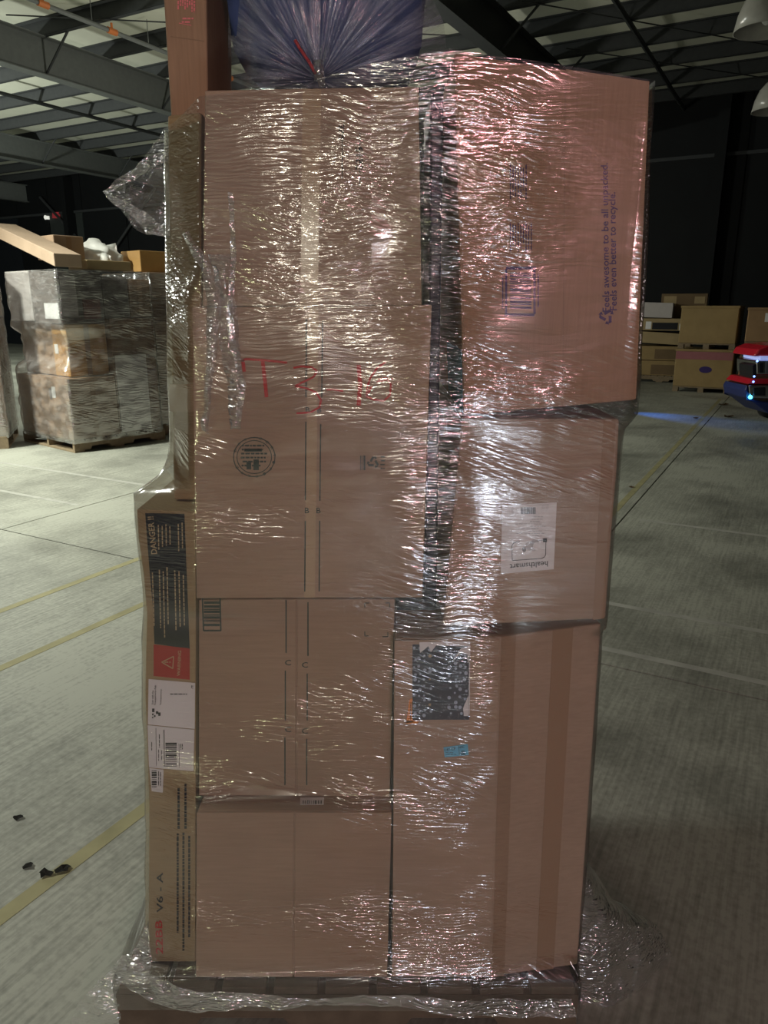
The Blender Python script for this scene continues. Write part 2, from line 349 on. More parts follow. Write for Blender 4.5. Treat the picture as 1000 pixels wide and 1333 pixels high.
# high bay lamps (unlit bells, right)
GLASS = simple('prismatic_bell_glass', (0.36, 0.35, 0.32, 1), 0.25, var=0.1)
def high_bay(c, label):
    e = empty('high_bay_lamp', c)
    bm = bmesh.new(); prof = [(0.10, 0.42), (0.16, 0.40), (0.24, 0.30), (0.295, 0.16), (0.325, 0.0), (0.315, 0.0), (0.28, 0.16), (0.22, 0.3), (0.1, 0.38)]
    n = 28; rings = [[bm.verts.new(c + Vector((r * math.cos(2 * math.pi * i / n) * (1 + 0.012 * (i % 2)), r * math.sin(2 * math.pi * i / n) * (1 + 0.012 * (i % 2)), z))) for i in range(n)] for r, z in prof]
    for a, b in zip(rings, rings[1:]):
        for i in range(n): bm.faces.new((a[i], a[(i + 1) % n], b[(i + 1) % n], b[i]))
    place(mesh_obj('bell', bm, GLASS, None, True), e)
    bm = bmesh.new(); tube(bm, c + Vector((0, 0, 0.36)), c + Vector((0, 0, 0.62)), 0.11, 16); place(mesh_obj('ballast_housing', bm, STEELG), e)
    bm = bmesh.new(); tube(bm, c + Vector((0, 0, 0.62)), Vector((c.x, c.y, 6.15)), 0.012, 6); place(mesh_obj('chain', bm, STEEL), e)
    bm = bmesh.new(); bmesh.ops.create_uvsphere(bm, u_segments=14, v_segments=10, radius=0.07, matrix=Matrix.Translation(c + Vector((0, 0, 0.17))) @ Matrix.Diagonal((1, 1, 1.7, 1)))
    place(mesh_obj('bulb', bm, PAPER, None, True), e)
    tag(e, label, 'lamp', 'unlit high bay lamps')
r1 = ray(997, 40); high_bay(Vector((0, 0, EYE)) + r1 * 8.0, 'larger unlit bell lamp cut by the picture corner, hanging closer')
r2 = ray(1008, 145); high_bay(Vector((0, 0, EYE)) + r2 * 11.4, 'smaller unlit bell lamp hanging below and beyond the larger one')

# ------------------------------------------------------------------ pallets
def pallet(name, o, ex, ey, W, D, label, wm=None, bottom=0.0, stringers_along_x=True):
    wm = wm or WOOD
    e = empty(name, o + Vector((0, 0, bottom)))
    def part(nm, x0, x1, y0, y1, z0, z1):
        bm = bmesh.new(); fbox(bm, o + Vector((0, 0, bottom)), ex, ey, x0, x1, y0, y1, z0, z1); place(mesh_obj(nm, bm, wm, None, False, 0.002, 1), e)
    n = 9; bw = W / n
    for i in range(n): part('deck_board', i * bw + 0.008, (i + 1) * bw - 0.008, 0, D, 0.118, 0.138)
    for y in (0, D / 2 - 0.02, D - 0.04):
        bm = bmesh.new(); z0, z1, nt_ = 0.02, 0.118, 0.055
        prof = [(0, z0), (W * .16, z0), (W * .18, nt_), (W * .36, nt_), (W * .38, z0), (W * .62, z0), (W * .64, nt_), (W * .82, nt_), (W * .84, z0), (W, z0), (W, z1), (0, z1)]
        prism(bm, [o + Vector((0, 0, bottom)) + ex * x + ey * y + Vector((0, 0, z)) for x, z in prof], ey * 0.04)
        place(mesh_obj('stringer', bm, wm), e)
    for i in (0, 0.42, 0.9): part('bottom_board', W * i, W * i + W * 0.1, 0, D, 0.0, 0.02)
    tag(e, label, 'pallet'); return e
X, Y = Vector((1, 0, 0)), Vector((0, 1, 0))
pallet('wooden_pallet', Vector((-0.578, 1.25, 0)), X, Y, 0.997, 1.0, 'dark weathered wooden pallet under the tall front stack', bottom=0.003)

# ------------------------------------------------------------------ front cartons
SOLIDS = []   # vertical edges for the wrap
class Carton:
    def __init__(s, label, out_px, Yf, depth, m, name='carton', seam=None, group='cartons of the front stack', gapY=0.003, cat='box', bevel=0.004, solid=True):
        # out_px: clockwise outline TL.. in pixels (front plane at Y=Yf)
        s.Y = Yf; s.n = Vector((0, -1, 0))
        pts = [onY(x, y, Yf) for x, y in out_px]
        zc = sum(p.z for p in pts) / len(pts)
        s.root = empty(name, Vector((sum(p.x for p in pts) / len(pts), Yf + depth / 2, min(p.z for p in pts))))
        tag(s.root, label, cat, group)
        bm = bmesh.new(); y0 = gapY if seam else 0
        prism(bm, [p + Y * y0 for p in pts], Y * (depth - y0))
        s.body = place(mesh_obj('body', bm, m, None, False, bevel), s.root)
        if seam:   # two flaps meeting at the seam: seam = (xt, yt, xb, yb)
            xt, yt, xb, yb = seam; g = 0.9
            TL, TR, BR, BL = out_px[0], out_px[1], out_px[2], out_px[3]
            for poly in ([TL, (xt - g, yt), (xb - g, yb), BL], [(xt + g, yt), TR, BR, (xb + g, yb)]):
                bm = bmesh.new(); prism(bm, [onY(x, y, Yf) for x, y in poly], Y * (y0 - 0.0002)); place(mesh_obj('flap', bm, m, None, False, 0.001, 1), s.root)
        s.pts = pts; s.depth = depth
        if solid:
            xs = [p.x for p in pts]; zs = [p.z for p in pts]
            if False:
                TL, TR, BR, BL = pts
                for t, b in ((TL, BL), (TR, BR)):
                    SOLIDS.append((t, b)); SOLIDS.append((t + Y * depth, b + Y * depth))
            else:
                for i in range(len(pts)):
                    t, b = pts[i], pts[(i + 1) % len(pts)]
                    if t.z < b.z: t, b = b, t
                    if t.z - b.z > 1e-4: SOLIDS.append((t, b)); SOLIDS.append((t + Y * depth, b + Y * depth))
    def pt(s, x, y, off=0.001): return onY(x, y, s.Y - off)
    def poly(s, name, polys, m, off=0.001, th=0.0004, parent=None, label=None):
        bm = bmesh.new()
        for P in polys: prism(bm, [s.pt(x, y, off) for x, y in P], Y * th)
        o = place(mesh_obj(name, bm, m), s.root) if parent is None else place(mesh_obj(name, bm, m), parent)
        if parent is not None: o.matrix_parent_inverse = parent.matrix_parent_inverse.copy() if False else Matrix.Translation(-Vector(s.root.location)) if False else Matrix()
        if parent is not None: o.matrix_parent_inverse = Matrix()
        if label: o['label'] = label
        if len(polys) > 1: o['kind'] = 'stuff'
        return o
    def text(s, txt, p0, p1, up, m, off=0.001, name='lettering', parent=None):
        q = text_mesh(txt)
        if q is None: return
        verts, faces, wdt, hgt = q
        bm = bmesh.new(); vv = []
        for x, y in verts:
            a = x / wdt; b = y / 0.7
            vv.append(bm.verts.new(s.pt(p0[0] + (p1[0] - p0[0]) * a + up[0] * b, p0[1] + (p1[1] - p0[1]) * a + up[1] * b, off)))
        for f in faces:
            try: bm.faces.new([vv[i] for i in f])
            except ValueError: pass
        o = mesh_obj(name, bm, m); place(o, s.root)
        if parent is not None: o.parent = parent; o.matrix_parent_inverse = Matrix()
        return o
_tc = {}
def text_mesh(txt):
    if txt in _tc: return _tc[txt]
    c = bpy.data.curves.new('t', 'FONT'); c.body = txt; c.resolution_u = 2; c.offset = 0.012
    o = bpy.data.objects.new('t', c); COL.objects.link(o)
    dg = bpy.context.evaluated_depsgraph_get(); me = o.evaluated_get(dg).to_mesh()
    verts = [(v.co.x, v.co.y) for v in me.vertices]; faces = [tuple(p.vertices) for p in me.polygons]
    o.evaluated_get(dg).to_mesh_clear(); bpy.data.objects.remove(o)
    if not verts: return None
    x0 = min(v[0] for v in verts); x1 = max(v[0] for v in verts)
    _tc[txt] = ([(x - x0, y) for x, y in verts], faces, x1 - x0, 0.7); return _tc[txt]
def rect(x0, y0, x1, y1): return [(x0, y0), (x1, y0), (x1, y1), (x0, y1)]
def seg(a, b, w):
    dx, dy = b[0] - a[0], b[1] - a[1]; l = math.hypot(dx, dy); nx, ny = -dy / l * w / 2, dx / l * w / 2
    return [(a[0] + nx, a[1] + ny), (b[0] + nx, b[1] + ny), (b[0] - nx, b[1] - ny), (a[0] - nx, a[1] - ny)]
def stroke(pts, w): return [seg(pts[i], pts[i + 1], w) for i in range(len(pts) - 1)]
def arc(cx, cy, rx, ry, a0, a1, n=18): return [(cx + rx * math.cos(R(a0 + (a1 - a0) * i / n)), cy + ry * math.sin(R(a0 + (a1 - a0) * i / n))) for i in range(n + 1)]
def bars_h(x0, x1, y0, y1, n, seed=1):   # horizontal bars stacked downwards (barcode turned on its side)
    rn = random.Random(seed); out = []; y = y0; st = (y1 - y0) / n
    while y < y1 - st * 0.3:
        h = st * rn.choice((0.35, 0.5, 0.8, 1.2)); out.append(rect(x0, y, x1, min(y + h, y1))); y += h + st * rn.choice((0.35, 0.5, 0.8))
    return out
def bars_v(x0, x1, y0, y1, n, seed=1): return [[(p[1], p[0]) for p in q] for q in bars_h(y0, y1, x0, x1, n, seed)]
def fake_lines(x, y0, y1, n, step, w, seed, horiz=False):   # lines of small print, broken into words
    rn = random.Random(seed); out = []
    for i in range(n):
        a = y0 + rn.random() * 0.1 * (y1 - y0); end = y1 - rn.random() * 0.3 * (y1 - y0)
        while a < end:
            l = min(rn.uniform(2.2, 6.5), end - a)
            if l > 0.6: out.append(rect(x + i * step, a, x + i * step + w, a + l) if not horiz else rect(a, x + i * step, a + l, x + i * step + w))
            a += l + 1.1
    return out
def recycle(cx, cy, r, rot=0):
    out = []
    for k in range(3):
        t = R(rot + 120 * k); c, s_ = math.cos(t), math.sin(t)
        for P in ([(-0.62, 0.25), (-0.28, 0.05), (0.02, 0.62), (-0.3, 0.8)], [(-0.3, 0.8), (0.02, 0.62), (0.3, 0.9), (0.05, 1.0), (-0.2, 1.0)], [(0.25, 1.12), (0.25, 0.5), (0.68, 0.72)]):
            out.append([(cx + r * 0.8 * (x * c - y * s_), cy - r * 0.8 * (x * s_ + y * c)) for x, y in P])
    return out

# A: upper left
A = Carton('plain kraft carton at upper left of the front stack, below the tied bag', [(267, 118), (545, 113), (549, 397), (264, 399)], 1.276, 0.62, KR2, seam=(406, 115, 402, 398))
A.poly('tape', [[(394, 116), (418, 116), (414, 398), (391, 398)]], CTAPE, 0.0006, 0.0002)
A.text('3215', (472, 221), (472, 191), (-9, 0), INK); A.text('SIZE', (448, 182), (448, 162), (-7, 0), INK)
A.poly('print', fake_lines(445, 168, 245, 2, 23, 1.2, 3), INK)
# B
B = Carton('kraft carton marked T3-16 in red, beneath the topmost left one', [(250, 400), (562, 397), (550, 778), (256, 779)], 1.272, 0.6, KR, seam=(408, 399, 402, 778))
B.poly('tape', [[(402, 400), (415, 400), (410, 778), (396, 778)]], CTAPE, 0.0005, 0.0002)
gl = []
for x0, x1, ya, yb in ((399, 398.3, 415, 517), (398.3, 397.6, 549, 651), (397.5, 396.8, 678, 770), (420, 419, 418, 517), (417.5, 416.5, 552, 652), (416.3, 415.6, 678, 770)):
    gl.append([(x0 - 0.8, ya), (x0 + 0.8, ya), (x1 + 0.8, yb), (x1 - 0.8, yb)])
B.poly('guide_line', gl, INK, 0.0013)
for x, y in ((398, 537), (413, 537), (397, 668), (412, 668)): B.text('B', (x, y), (x + 5.5, y), (0, -7), INK, 0.0013)
B.poly('stamp', stroke(arc(331, 595, 27, 25.5, 0, 360, 36), 1.2) + stroke(arc(331, 595, 22.5, 21.5, 0, 360, 36), 1.0) + fake_lines(579, 313, 349, 6, 5.2, 2.2, 9, True) + [rect(318, 584, 341, 588), rect(330, 598, 337, 612), rect(321, 601, 327, 611)], INK, 0.0013)
for i, ch in enumerate('BOX CERTIFICATE'):
    t = R(200 + i * 22); cx, cy = 331 + 24.8 * math.cos(t), 595 + 23.5 * math.sin(t); rx, ry = -math.sin(t), math.cos(t)
    if ch != ' ': B.text(ch, (cx - rx * 1.6, cy - ry * 1.6), (cx + rx * 1.6, cy + ry * 1.6), (math.cos(t) * 3.4, math.sin(t) * 3.4), INK, 0.0014)
B.poly('recycling_mark', recycle(486, 602, 9.5) + bars_v(469, 477, 593, 612, 4, 4) + fake_lines(594, 495, 503, 4, 5, 1.6, 5, True), INK, 0.0013)
B.text('T3-16', (0, 0), (1, 0), (0, -1), RED) if False else None
mk = stroke([(314, 470), (320, 467.5), (345, 469), (374, 472)], 2.9) + stroke([(316, 468), (318, 484)], 4.4) + stroke([(342, 470), (345, 496), (347, 517)], 4.7)
mk += stroke([(382, 479), (392, 477), (406, 478), (413, 483), (408, 491), (393, 498), (384, 503), (398, 505), (412, 511), (418, 521), (416, 530), (404, 537), (386, 538)], 2.6)
mk += stroke([(425, 507), (433, 507), (447, 509)], 2.6) + stroke([(467, 475), (469, 500), (467, 528)], 5.5) + stroke([(503, 471), (492, 478), (482, 492), (478, 506), (477, 516), (486, 520), (500, 522), (508, 514), (509, 500), (503, 492), (492, 494)], 2.6) + stroke([(490, 497), (512, 493)], 2.3) + stroke([(477, 515), (484, 503)], 3.4)
B.poly('marker_writing', mk, RED, 0.0016, label='red handwriting reading T3-16')
# C
C = Carton('kraft carton with green barcode and corner marks, third down on the left', [(259, 781), (514, 780), (507.5, 1037), (259, 1036)], 1.322, 0.56, KR, seam=(386.5, 780, 386, 1036))
gl = []
for x, ya, yb in ((372.5, 781, 850), (371.5, 873, 938), (371, 960, 1022), (401, 784, 854), (400, 877, 938), (399.3, 962, 1022)): gl.append(rect(x - 0.8, ya, x + 0.8, yb))
for c in ([(475, 791), (475, 785), (481, 785)], [(502, 785), (507.5, 785), (507.5, 791)], [(475, 822), (475, 828), (480, 828)], [(498, 829), (505, 829), (505, 823)]): gl += stroke(c, 1.1)
C.poly('guide_line', gl, INK)
for x, y in ((371, 866), (393, 869), (371, 953), (393, 955)): C.text('C', (x, y), (x + 8, y), (0, -7), INK)
C.poly('barcode', stroke([(263.5, 778.5), (286.5, 778.5), (287.5, 821), (265, 821), (263.5, 778.5)], 1.9) + bars_h(265.5, 286, 783, 817, 13, 11), INK)
# D
D = Carton('plain kraft carton at the lower left, resting on the pallet', [(256, 1058), (510, 1058), (504, 1272), (255, 1272)], 1.27, 0.62, KR, seam=(383.5, 1058, 382, 1272))
zt = D.pts[0].z
bm = bmesh.new(); q = [onZ(x, y, zt + 0.0006) for x, y in ((391, 1038.5), (422, 1038), (421.5, 1047.5), (390.5, 1048))]; prism(bm, q, Vector((0, 0, 0.0004)))
lb = place(mesh_obj('label', bm, PAPER), D.root)
bm = bmesh.new()
for P in bars_v(394, 419, 1042, 1046.5, 12, 2): prism(bm, [onZ(x, y, zt + 0.0012) for x, y in P], Vector((0, 0, 0.0003)))
ob = mesh_obj('barcode', bm, INKB); ob.parent = lb; ob['kind'] = 'stuff' 
# E: upper right
E_ = Carton('large tilted kraft carton with purple recycling slogan at upper right', [(591, 68), (847, 106), (829, 521), (604, 541)], 1.27, 0.55, KRU, bevel=0.005)
E_.text('Feels awesome to be all unpacked.', (793.5, 406), (791, 212), (-9.0, 0), PURP, 0.0012)
E_.text('Feels even better to recycle.', (803, 404), (801, 250), (-9.0, 0), PURP, 0.0012)
E_.poly('recycling_mark', recycle(790, 412, 12, 90), PURP, 0.0012)
E_.poly('barcode', [rect(659, 347, 698, 351), rect(657, 408, 696, 412), rect(657.5, 350, 660.5, 409), rect(694.5, 350, 697.5, 409)] + bars_h(664, 692, 355, 404, 20, 21) + [rect(654, 360, 655.4, 402), rect(700, 357, 701.6, 400)], PURP, 0.0012)
E_.poly('print', fake_lines(664, 214, 262, 7, 3.4, 1.4, 31) + fake_lines(664, 290, 330, 9, 3.4, 1.3, 32), PURP, 0.0012)
E_.poly('crease', [[(735.6, 112), (736.6, 112), (733.4, 500), (732.4, 500)]], KR3, 0.0005, 0.0002)
E_.poly('flap', [[(737, 90), (845.5, 106), (828, 519), (733, 529)]], KRU, 0.0003, 0.0002)
# teal print on E's left side (x-plane through its left edge)
def side_pt(c, i0, i1, t, dep, off=0.0012):
    p = c.pts[i0].lerp(c.pts[i1], t); return p + Y * dep - X * off
bm = bmesh.new(); prism(bm, [side_pt(E_, 0, 3, 0.80, 0.005), side_pt(E_, 0, 3, 0.80, 0.30), side_pt(E_, 0, 3, 0.995, 0.30), side_pt(E_, 0, 3, 0.995, 0.005)], X * 0.0006)
place(mesh_obj('printed_panel', bm, TEAL), E_.root)['label'] = 'teal printed panel'
# F: mid right
Fc = Carton('kraft carton with an upside-down white healthsmart label, mid right', [(601, 545), (807, 545), (804, 610), (797, 690), (789, 806), (577, 816)], 1.272, 0.55, KR2, bevel=0.005)
LB = Fc.poly('label', [[(654, 658), (725, 654), (721, 741), (652, 747)]], PAPER, 0.0012, label='white product label')
def lbl(px, py):   # 0..1 inside the label crop (10x zoom of 640,640)
    return (640 + px / 10.0, 640 + py / 10.0)
T = lambda *P: [lbl(*p) for p in P]
Fc.text('healthsmart', lbl(735, 905), lbl(238, 945), (0, 7.0), INKB, 0.0018, parent=LB)
fr = stroke(T((590, 640), (668, 632)), 0.6) + stroke(T((708, 655), (705, 820), (690, 850), (655, 870), (270, 897), (265, 700), (290, 668), (330, 655), (370, 650)), 0.8) + [T((668, 610), (722, 606), (722, 655), (672, 660))]
Fc.poly('frame_print', fr, INKB, 0.0018, 0.0003, LB)
Fc.poly('product_picture', [arc(693, 711, 3.4 + 6, 6.5, 0, 340, 20)], simple('pale_grey_print', (0.55, 0.55, 0.56, 1), 0.6), 0.0017, 0.0003, LB)
Fc.poly('product_picture', [arc(696, 708, 6.5, 5.5, 0, 340, 20)], simple('mid_grey_print', (0.42, 0.42, 0.43, 1), 0.6), 0.0019, 0.0003, LB)
Fc.poly('product_picture', [arc(699, 711, 5.0, 5.2, 0, 340, 20)], PAPER, 0.0021, 0.0003, LB)
Fc.poly('product_picture', [arc(682.5, 715.5, 2.6, 3.4, 0, 340, 16)], GREY, 0.0022, 0.0003, LB)
Fc.poly('barcode', bars_v(678, 697.5, 660.5, 669, 18, 8), INKB, 0.0018, 0.0003, LB)
ln = []
for i, (a, b) in enumerate(((530, 715), (520, 718), (480, 718), (300, 715), (500, 718), (285, 715), (460, 718), (305, 715), (525, 718))):
    y = 325 + i * 31; ln += fake_lines(640 + (y) / 10, 640 + a / 10, 640 + b / 10, 1, 1, 0.55, i, True)
ln += fake_lines(657.5, 705, 716, 4, 2.4, 0.4, 77, True) + fake_lines(662, 666, 670, 4, 2.0, 0.5, 78, True)
Fc.poly('small_print', ln, GREY, 0.0018, 0.0003, LB)
Fc.poly('tape', [[(786, 546), (802, 546), (786, 805), (772, 807)]], TAPE, 0.0006, 0.0002)
# G: lower right, panel bent back along a vertical fold
gP = [onY(514, 832, 1.272), onY(650, 829, 1.268), onY(783, 812, 1.30), None, onY(638, 1272, 1.268), onY(510, 1272, 1.272)]
gn = (gP[2] - gP[1]).cross(gP[4] - gP[1]).normalized(); 
gP[3] = min((onPlane(752, 1240 + k, gP[1], gn) for k in range(40)), key=lambda p: abs(p.z - gP[4].z))
class Bent(Carton):
    def __init__(s):
        s.Y = 1.268; s.root = empty('carton', (0.15, 1.55, gP[5].z)); tag(s.root, 'tall kraft carton with slate dotted sticker at the lower right', 'box', 'cartons of the front stack')
        bm = bmesh.new(); f = [bm.verts.new(p) for p in gP]; dz = 0.62; b = [bm.verts.new((p.x, 1.27 + dz, p.z)) for p in gP]
        bm.faces.new((f[0], f[1], f[4], f[5])); bm.faces.new((f[1], f[2], f[3], f[4]))
        bm.faces.new((b[5], b[4], b[1], b[0])); bm.faces.new((b[4], b[3], b[2], b[1]))
        for i in range(6): bm.faces.new((f[(i + 1) % 6], f[i], b[i], b[(i + 1) % 6]))
        s.body = place(mesh_obj('body', bm, KR2, None, False, 0.004), s.root); s.pts = gP
        for t, b_ in ((gP[0], gP[5]), (gP[1], gP[4]), (gP[2], gP[3])):
            SOLIDS.append((t, b_)); SOLIDS.append((Vector((t.x, 1.87, t.z)), Vector((b_.x, 1.87, b_.z))))
        a, b_, c = gP[1], gP[2], gP[4]; s.n2 = (b_ - a).cross(c - a).normalized(); s.n2 = -s.n2 if s.n2.y > 0 else s.n2
        s.right = False
    def pt(s, x, y, off=0.001):
        if s.right:
            p = onPlane(x, y, gP[1], s.n2); k = max(0, (p.z - gP[3].z)) 
            return p + s.n2 * off
        return onY(x, y, s.Y - off)
G = Bent()
G.poly('flap', [[(514, 834), (649, 831), (637, 1271), (511, 1271)]], KR2, 0.0008, 0.0025)
st = G.poly('sticker', [rect(537, 839, 611, 937)], SLATE, 0.0018, label='slate sticker scattered with pale dots')
rn = random.Random(4); dots = [[], []]
for i in range(9):
    for x0 in (540, 546.5, 553, 560, 586, 593, 600, 606):
        for q in range(1):
            x = x0 + rn.uniform(-1.5, 1.5); y = 846 + i * 10.3 + rn.uniform(-3, 3) + (5 if int(x0) % 2 else 0)
            if y < 933: dots[1 if (abs(x0 - 560) < 1 and i % 3 == 1) else 0].append(arc(x, y, *(rn.choice((1.4, 1.8, 2.3)),) * 2, 0, 324, 9))
G.poly('dot', dots[0], DOT, 0.0022, 0.0003, st); G.poly('dot', dots[1], DOTT, 0.0022, 0.0003, st)
G.poly('paper_residue', [[(546, 836), (612, 835), (612, 841), (588, 841), (568, 840), (561, 849), (558, 841), (547, 850)], [(600, 844), (612, 841), (612, 862), (609, 862), (609, 852), (600, 850), (589, 862)], [(610, 905), (610, 932), (604, 932), (603, 922)], [(611, 839), (612.5, 839), (611.5, 930), (610.3, 930)]], PAPER, 0.0024, 0.0003, label='torn white paper left on the sticker')
G.poly('label', [[(533, 911), (538, 908), (538, 940), (529, 941)], [(529, 938), (545, 939), (544, 942), (529, 942)]], ORANGE, 0.0014, label='orange label edge')
G.poly('print', stroke([(535, 915), (534.5, 936)], 0.7) + stroke([(537, 914), (537, 934)], 0.7), INKB, 0.0026)
lb = G.poly('label', [[(577.5, 973), (609, 968.5), (610.5, 983), (579, 986)]], BLUEL, 0.0018, label='light blue label')
G.text('1.87 CF', (579, 978), (593, 976), (0, -3.4), INKB, 0.0022, parent=lb); G.text('NSC', (597, 974.5), (604.5, 973.5), (0, -3.2), INKB, 0.0022, parent=lb)
G.poly('print', fake_lines(979.5, 580, 594, 2, 2.3, 0.5, 3, True) + stroke([(597, 970.5), (598.5, 984)], 0.4) + fake_lines(977.5, 600, 606.5, 3, 2.0, 1.0, 6, True), INKB, 0.0022, 0.0003, lb)
G.right = True
def gtape(polys, m, nm):
    bm = bmesh.new()
    for P in polys:
        a, b_ = P; # columns given as fractions along the bent panel
        t0 = gP[1].lerp(gP[2], a); t1 = gP[1].lerp(gP[2], b_); c0 = gP[4].lerp(gP[3], a); c1 = gP[4].lerp(gP[3], b_); o_ = G.n2 * 0.0012
        prism(bm, [t0 + o_, t1 + o_, c1 + o_, c0 + o_], -G.n2 * 0.0008)
    return place(mesh_obj(nm, bm, m), G.root)
gtape([(0.52, 0.72)], TAPE, 'tape'); gtape([(0.02, 0.16)], KR3, 'tape')
# dark box in the gap; its low foot stands in for shade there
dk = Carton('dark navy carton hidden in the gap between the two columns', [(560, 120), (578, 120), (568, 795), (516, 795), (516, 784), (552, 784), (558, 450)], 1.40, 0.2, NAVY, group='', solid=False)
# H: narrow strip carton, upper left edge
Hc = Carton('tall narrow kraft carton at left edge, above the DANGER box', [(218, 150), (262, 146), (262, 651), (226, 651)], 1.38, 0.40, KY)
Hc.poly('tape', [[(220, 500), (262, 500), (262, 536), (221, 536)]], CTAPE, 0.0006, 0.0002)  # pale band drawn for the tint of layered film
# I: danger box
Ic = Carton('long narrow carton with charcoal DANGER panel, standing at lower left', [(178, 663), (255, 666), (254.5, 1252), (193, 1252), (194, 1050), (189, 900), (191, 800), (187, 750), (180, 700)], 1.312, 0.30, KY, bevel=0.002)
Ic.poly('printed_panel', [[(189, 668), (240, 669), (247, 845), (201, 838), (199, 790), (194, 735)]], DARKP)
Ic.poly('printed_panel', [[(200, 839), (247, 844), (247, 885), (200, 880)]], REDP, label='red warning panel')
Ic.text('DANGER !!', (204.5, 721), (199.5, 672), (-7.6, 0.6), TANINK, 0.0015)
tl = []
def slant(x, y0, y1, n, step, w, seed, dx):
    for P in fake_lines(x, y0, y1, n, step, w, seed): tl.append([(a + dx * (b - 665) / 180 * 10, b) for a, b in P])
slant(205, 682, 718, 4, 5.0, 1.4, 41, 0.35); slant(231, 680, 718, 2, 5.0, 1.4, 42, 0.35)
slant(195, 745, 833, 1, 5.0, 1.4, 43, 0.6); slant(205, 738, 833, 3, 5.0, 1.5, 44, 0.4); slant(225, 740, 836, 3, 5.5, 1.5, 45, 0.4)
Ic.poly('small_print', tl, TANINK, 0.0015)
Ic.poly('warning_sign', stroke([(210.5, 862), (226, 854.5), (225, 870.5), (210.5, 862)], 1.3) + [rect(214, 861.4, 219, 862.6), rect(220.5, 861.3, 222, 862.7)], TANINK, 0.0015)
Ic.text('WARNING', (234.5, 880), (236, 847), (-4.2, 0), TANINK, 0.0015)
L1 = Ic.poly('label', [[(193.5, 884), (254, 889), (253.5, 949), (192.5, 943)]], PAPER, 0.0014)
Ic.text('Scan with the', (199.5, 917), (200, 899), (-2.2, 0), INKB, 0.002, parent=L1); Ic.text('Transparency App', (203, 918), (203, 892), (-2.2, 0), INKB, 0.002, parent=L1)
Ic.text('Transparency', (210, 918), (210.5, 897), (-2, 0), INKB, 0.002, parent=L1)
Ic.poly('print', [rect(198, 922.5, 201, 927), rect(198, 929, 200, 931), rect(200.5, 931, 202.5, 933.5), rect(198, 933, 199.6, 935), rect(203, 926, 206, 929.5), rect(206, 927.5, 209, 932)] + fake_lines(903, 221, 248, 1, 2, 1.2, 3, True) + fake_lines(249, 892, 898, 2, 1.5, 0.8, 3), INKB, 0.002, 0.0003, L1)
L2 = Ic.poly('label', [[(192, 944), (253, 950), (252, 1004), (194, 999)]], PAPER, 0.0014)
Ic.poly('barcode', bars_h(215.5, 230, 967, 998, 14, 61) , INKB, 0.002, 0.0003, L2)
Ic.poly('print', stroke([(213.5, 950), (214, 998)], 1.0) + stroke([(203, 948), (203.5, 997)], 0.5) + stroke([(233, 968), (233.5, 999)], 0.5) + fake_lines(197, 965, 978, 1, 2, 1, 62) + fake_lines(207, 955, 975, 1, 2, 1, 63) + fake_lines(206, 975, 994, 2, 4, 0.9, 64) + fake_lines(235, 968, 977, 2, 2, 1, 65), INKB, 0.002, 0.0003, L2)
L3 = Ic.poly('label', [[(194.5, 1000), (213, 1002), (212, 1032), (197.5, 1030)]], PAPER, 0.0016)
Ic.poly('barcode', bars_h(197.5, 204, 1003, 1027, 12, 66) + fake_lines(206, 1004, 1028, 2, 2.5, 1, 67), INKB, 0.002, 0.0003, L3)
Ic.text('V6 - A', (212, 1188), (212, 1136), (-8, 0), INKB, 0.0015); Ic.text('22BB', (212, 1242), (211, 1198), (-9, 0), RED, 0.0015)
Ic.poly('print', fake_lines(231, 1020, 1085, 2, 9, 3.0, 70) + fake_lines(230, 1080, 1245, 3, 7.5, 2.6, 71), INKB, 0.0015)
# J: tall carton at the back, upper left
Jc = Carton('tall upright kraft carton with faded pink print, rising behind upper left', [(209, -60), (268, -60), (271, 160), (223, 160)], 1.47, 0.22, KRU, solid=False)
Jc.poly('print', fake_lines(231, -15, 17, 8, 3.0, 2.0, 51) + fake_lines(23, 236, 252, 2, 4.5, 2.2, 52, True) + stroke([(233, 30), (249, 33)], 0.9), PINK, 0.0015, label='faded pink print')
Jc.poly('crease', [[(222, 47), (266, 53), (266, 54.2), (222, 48.2)]], KR3, 0.0006, 0.0002)

# ------------------------------------------------------------------ stretch wrap: convex hull of the stack at every height
def hull(ps):
    ps = sorted(set((round(x, 5), round(y, 5)) for x, y in ps))
    def half(q):
        h = []
        for p in q:
            while len(h) > 1 and (h[-1][0] - h[-2][0]) * (p[1] - h[-2][1]) - (h[-1][1] - h[-2][1]) * (p[0] - h[-2][0]) <= 0: h.pop()
            h.append(p)
        return h[:-1]
    return half(ps) + half(ps[::-1])
def radius(hl, c, th):
    dx, dy = math.cos(th), math.sin(th); best = 0.0
    for i in range(len(hl)):
        (ax, ay), (bx, by) = hl[i], hl[(i + 1) % len(hl)]; ex, ey = bx - ax, by - ay
        den = dx * ey - dy * ex
        if abs(den) < 1e-9: continue
        t = ((ax - c[0]) * ey - (ay - c[1]) * ex) / den; s_ = ((ax - c[0]) * dy - (ay - c[1]) * dx) / den
        if t > 0 and -1e-6 <= s_ <= 1 + 1e-6: best = max(best, t)
    return best
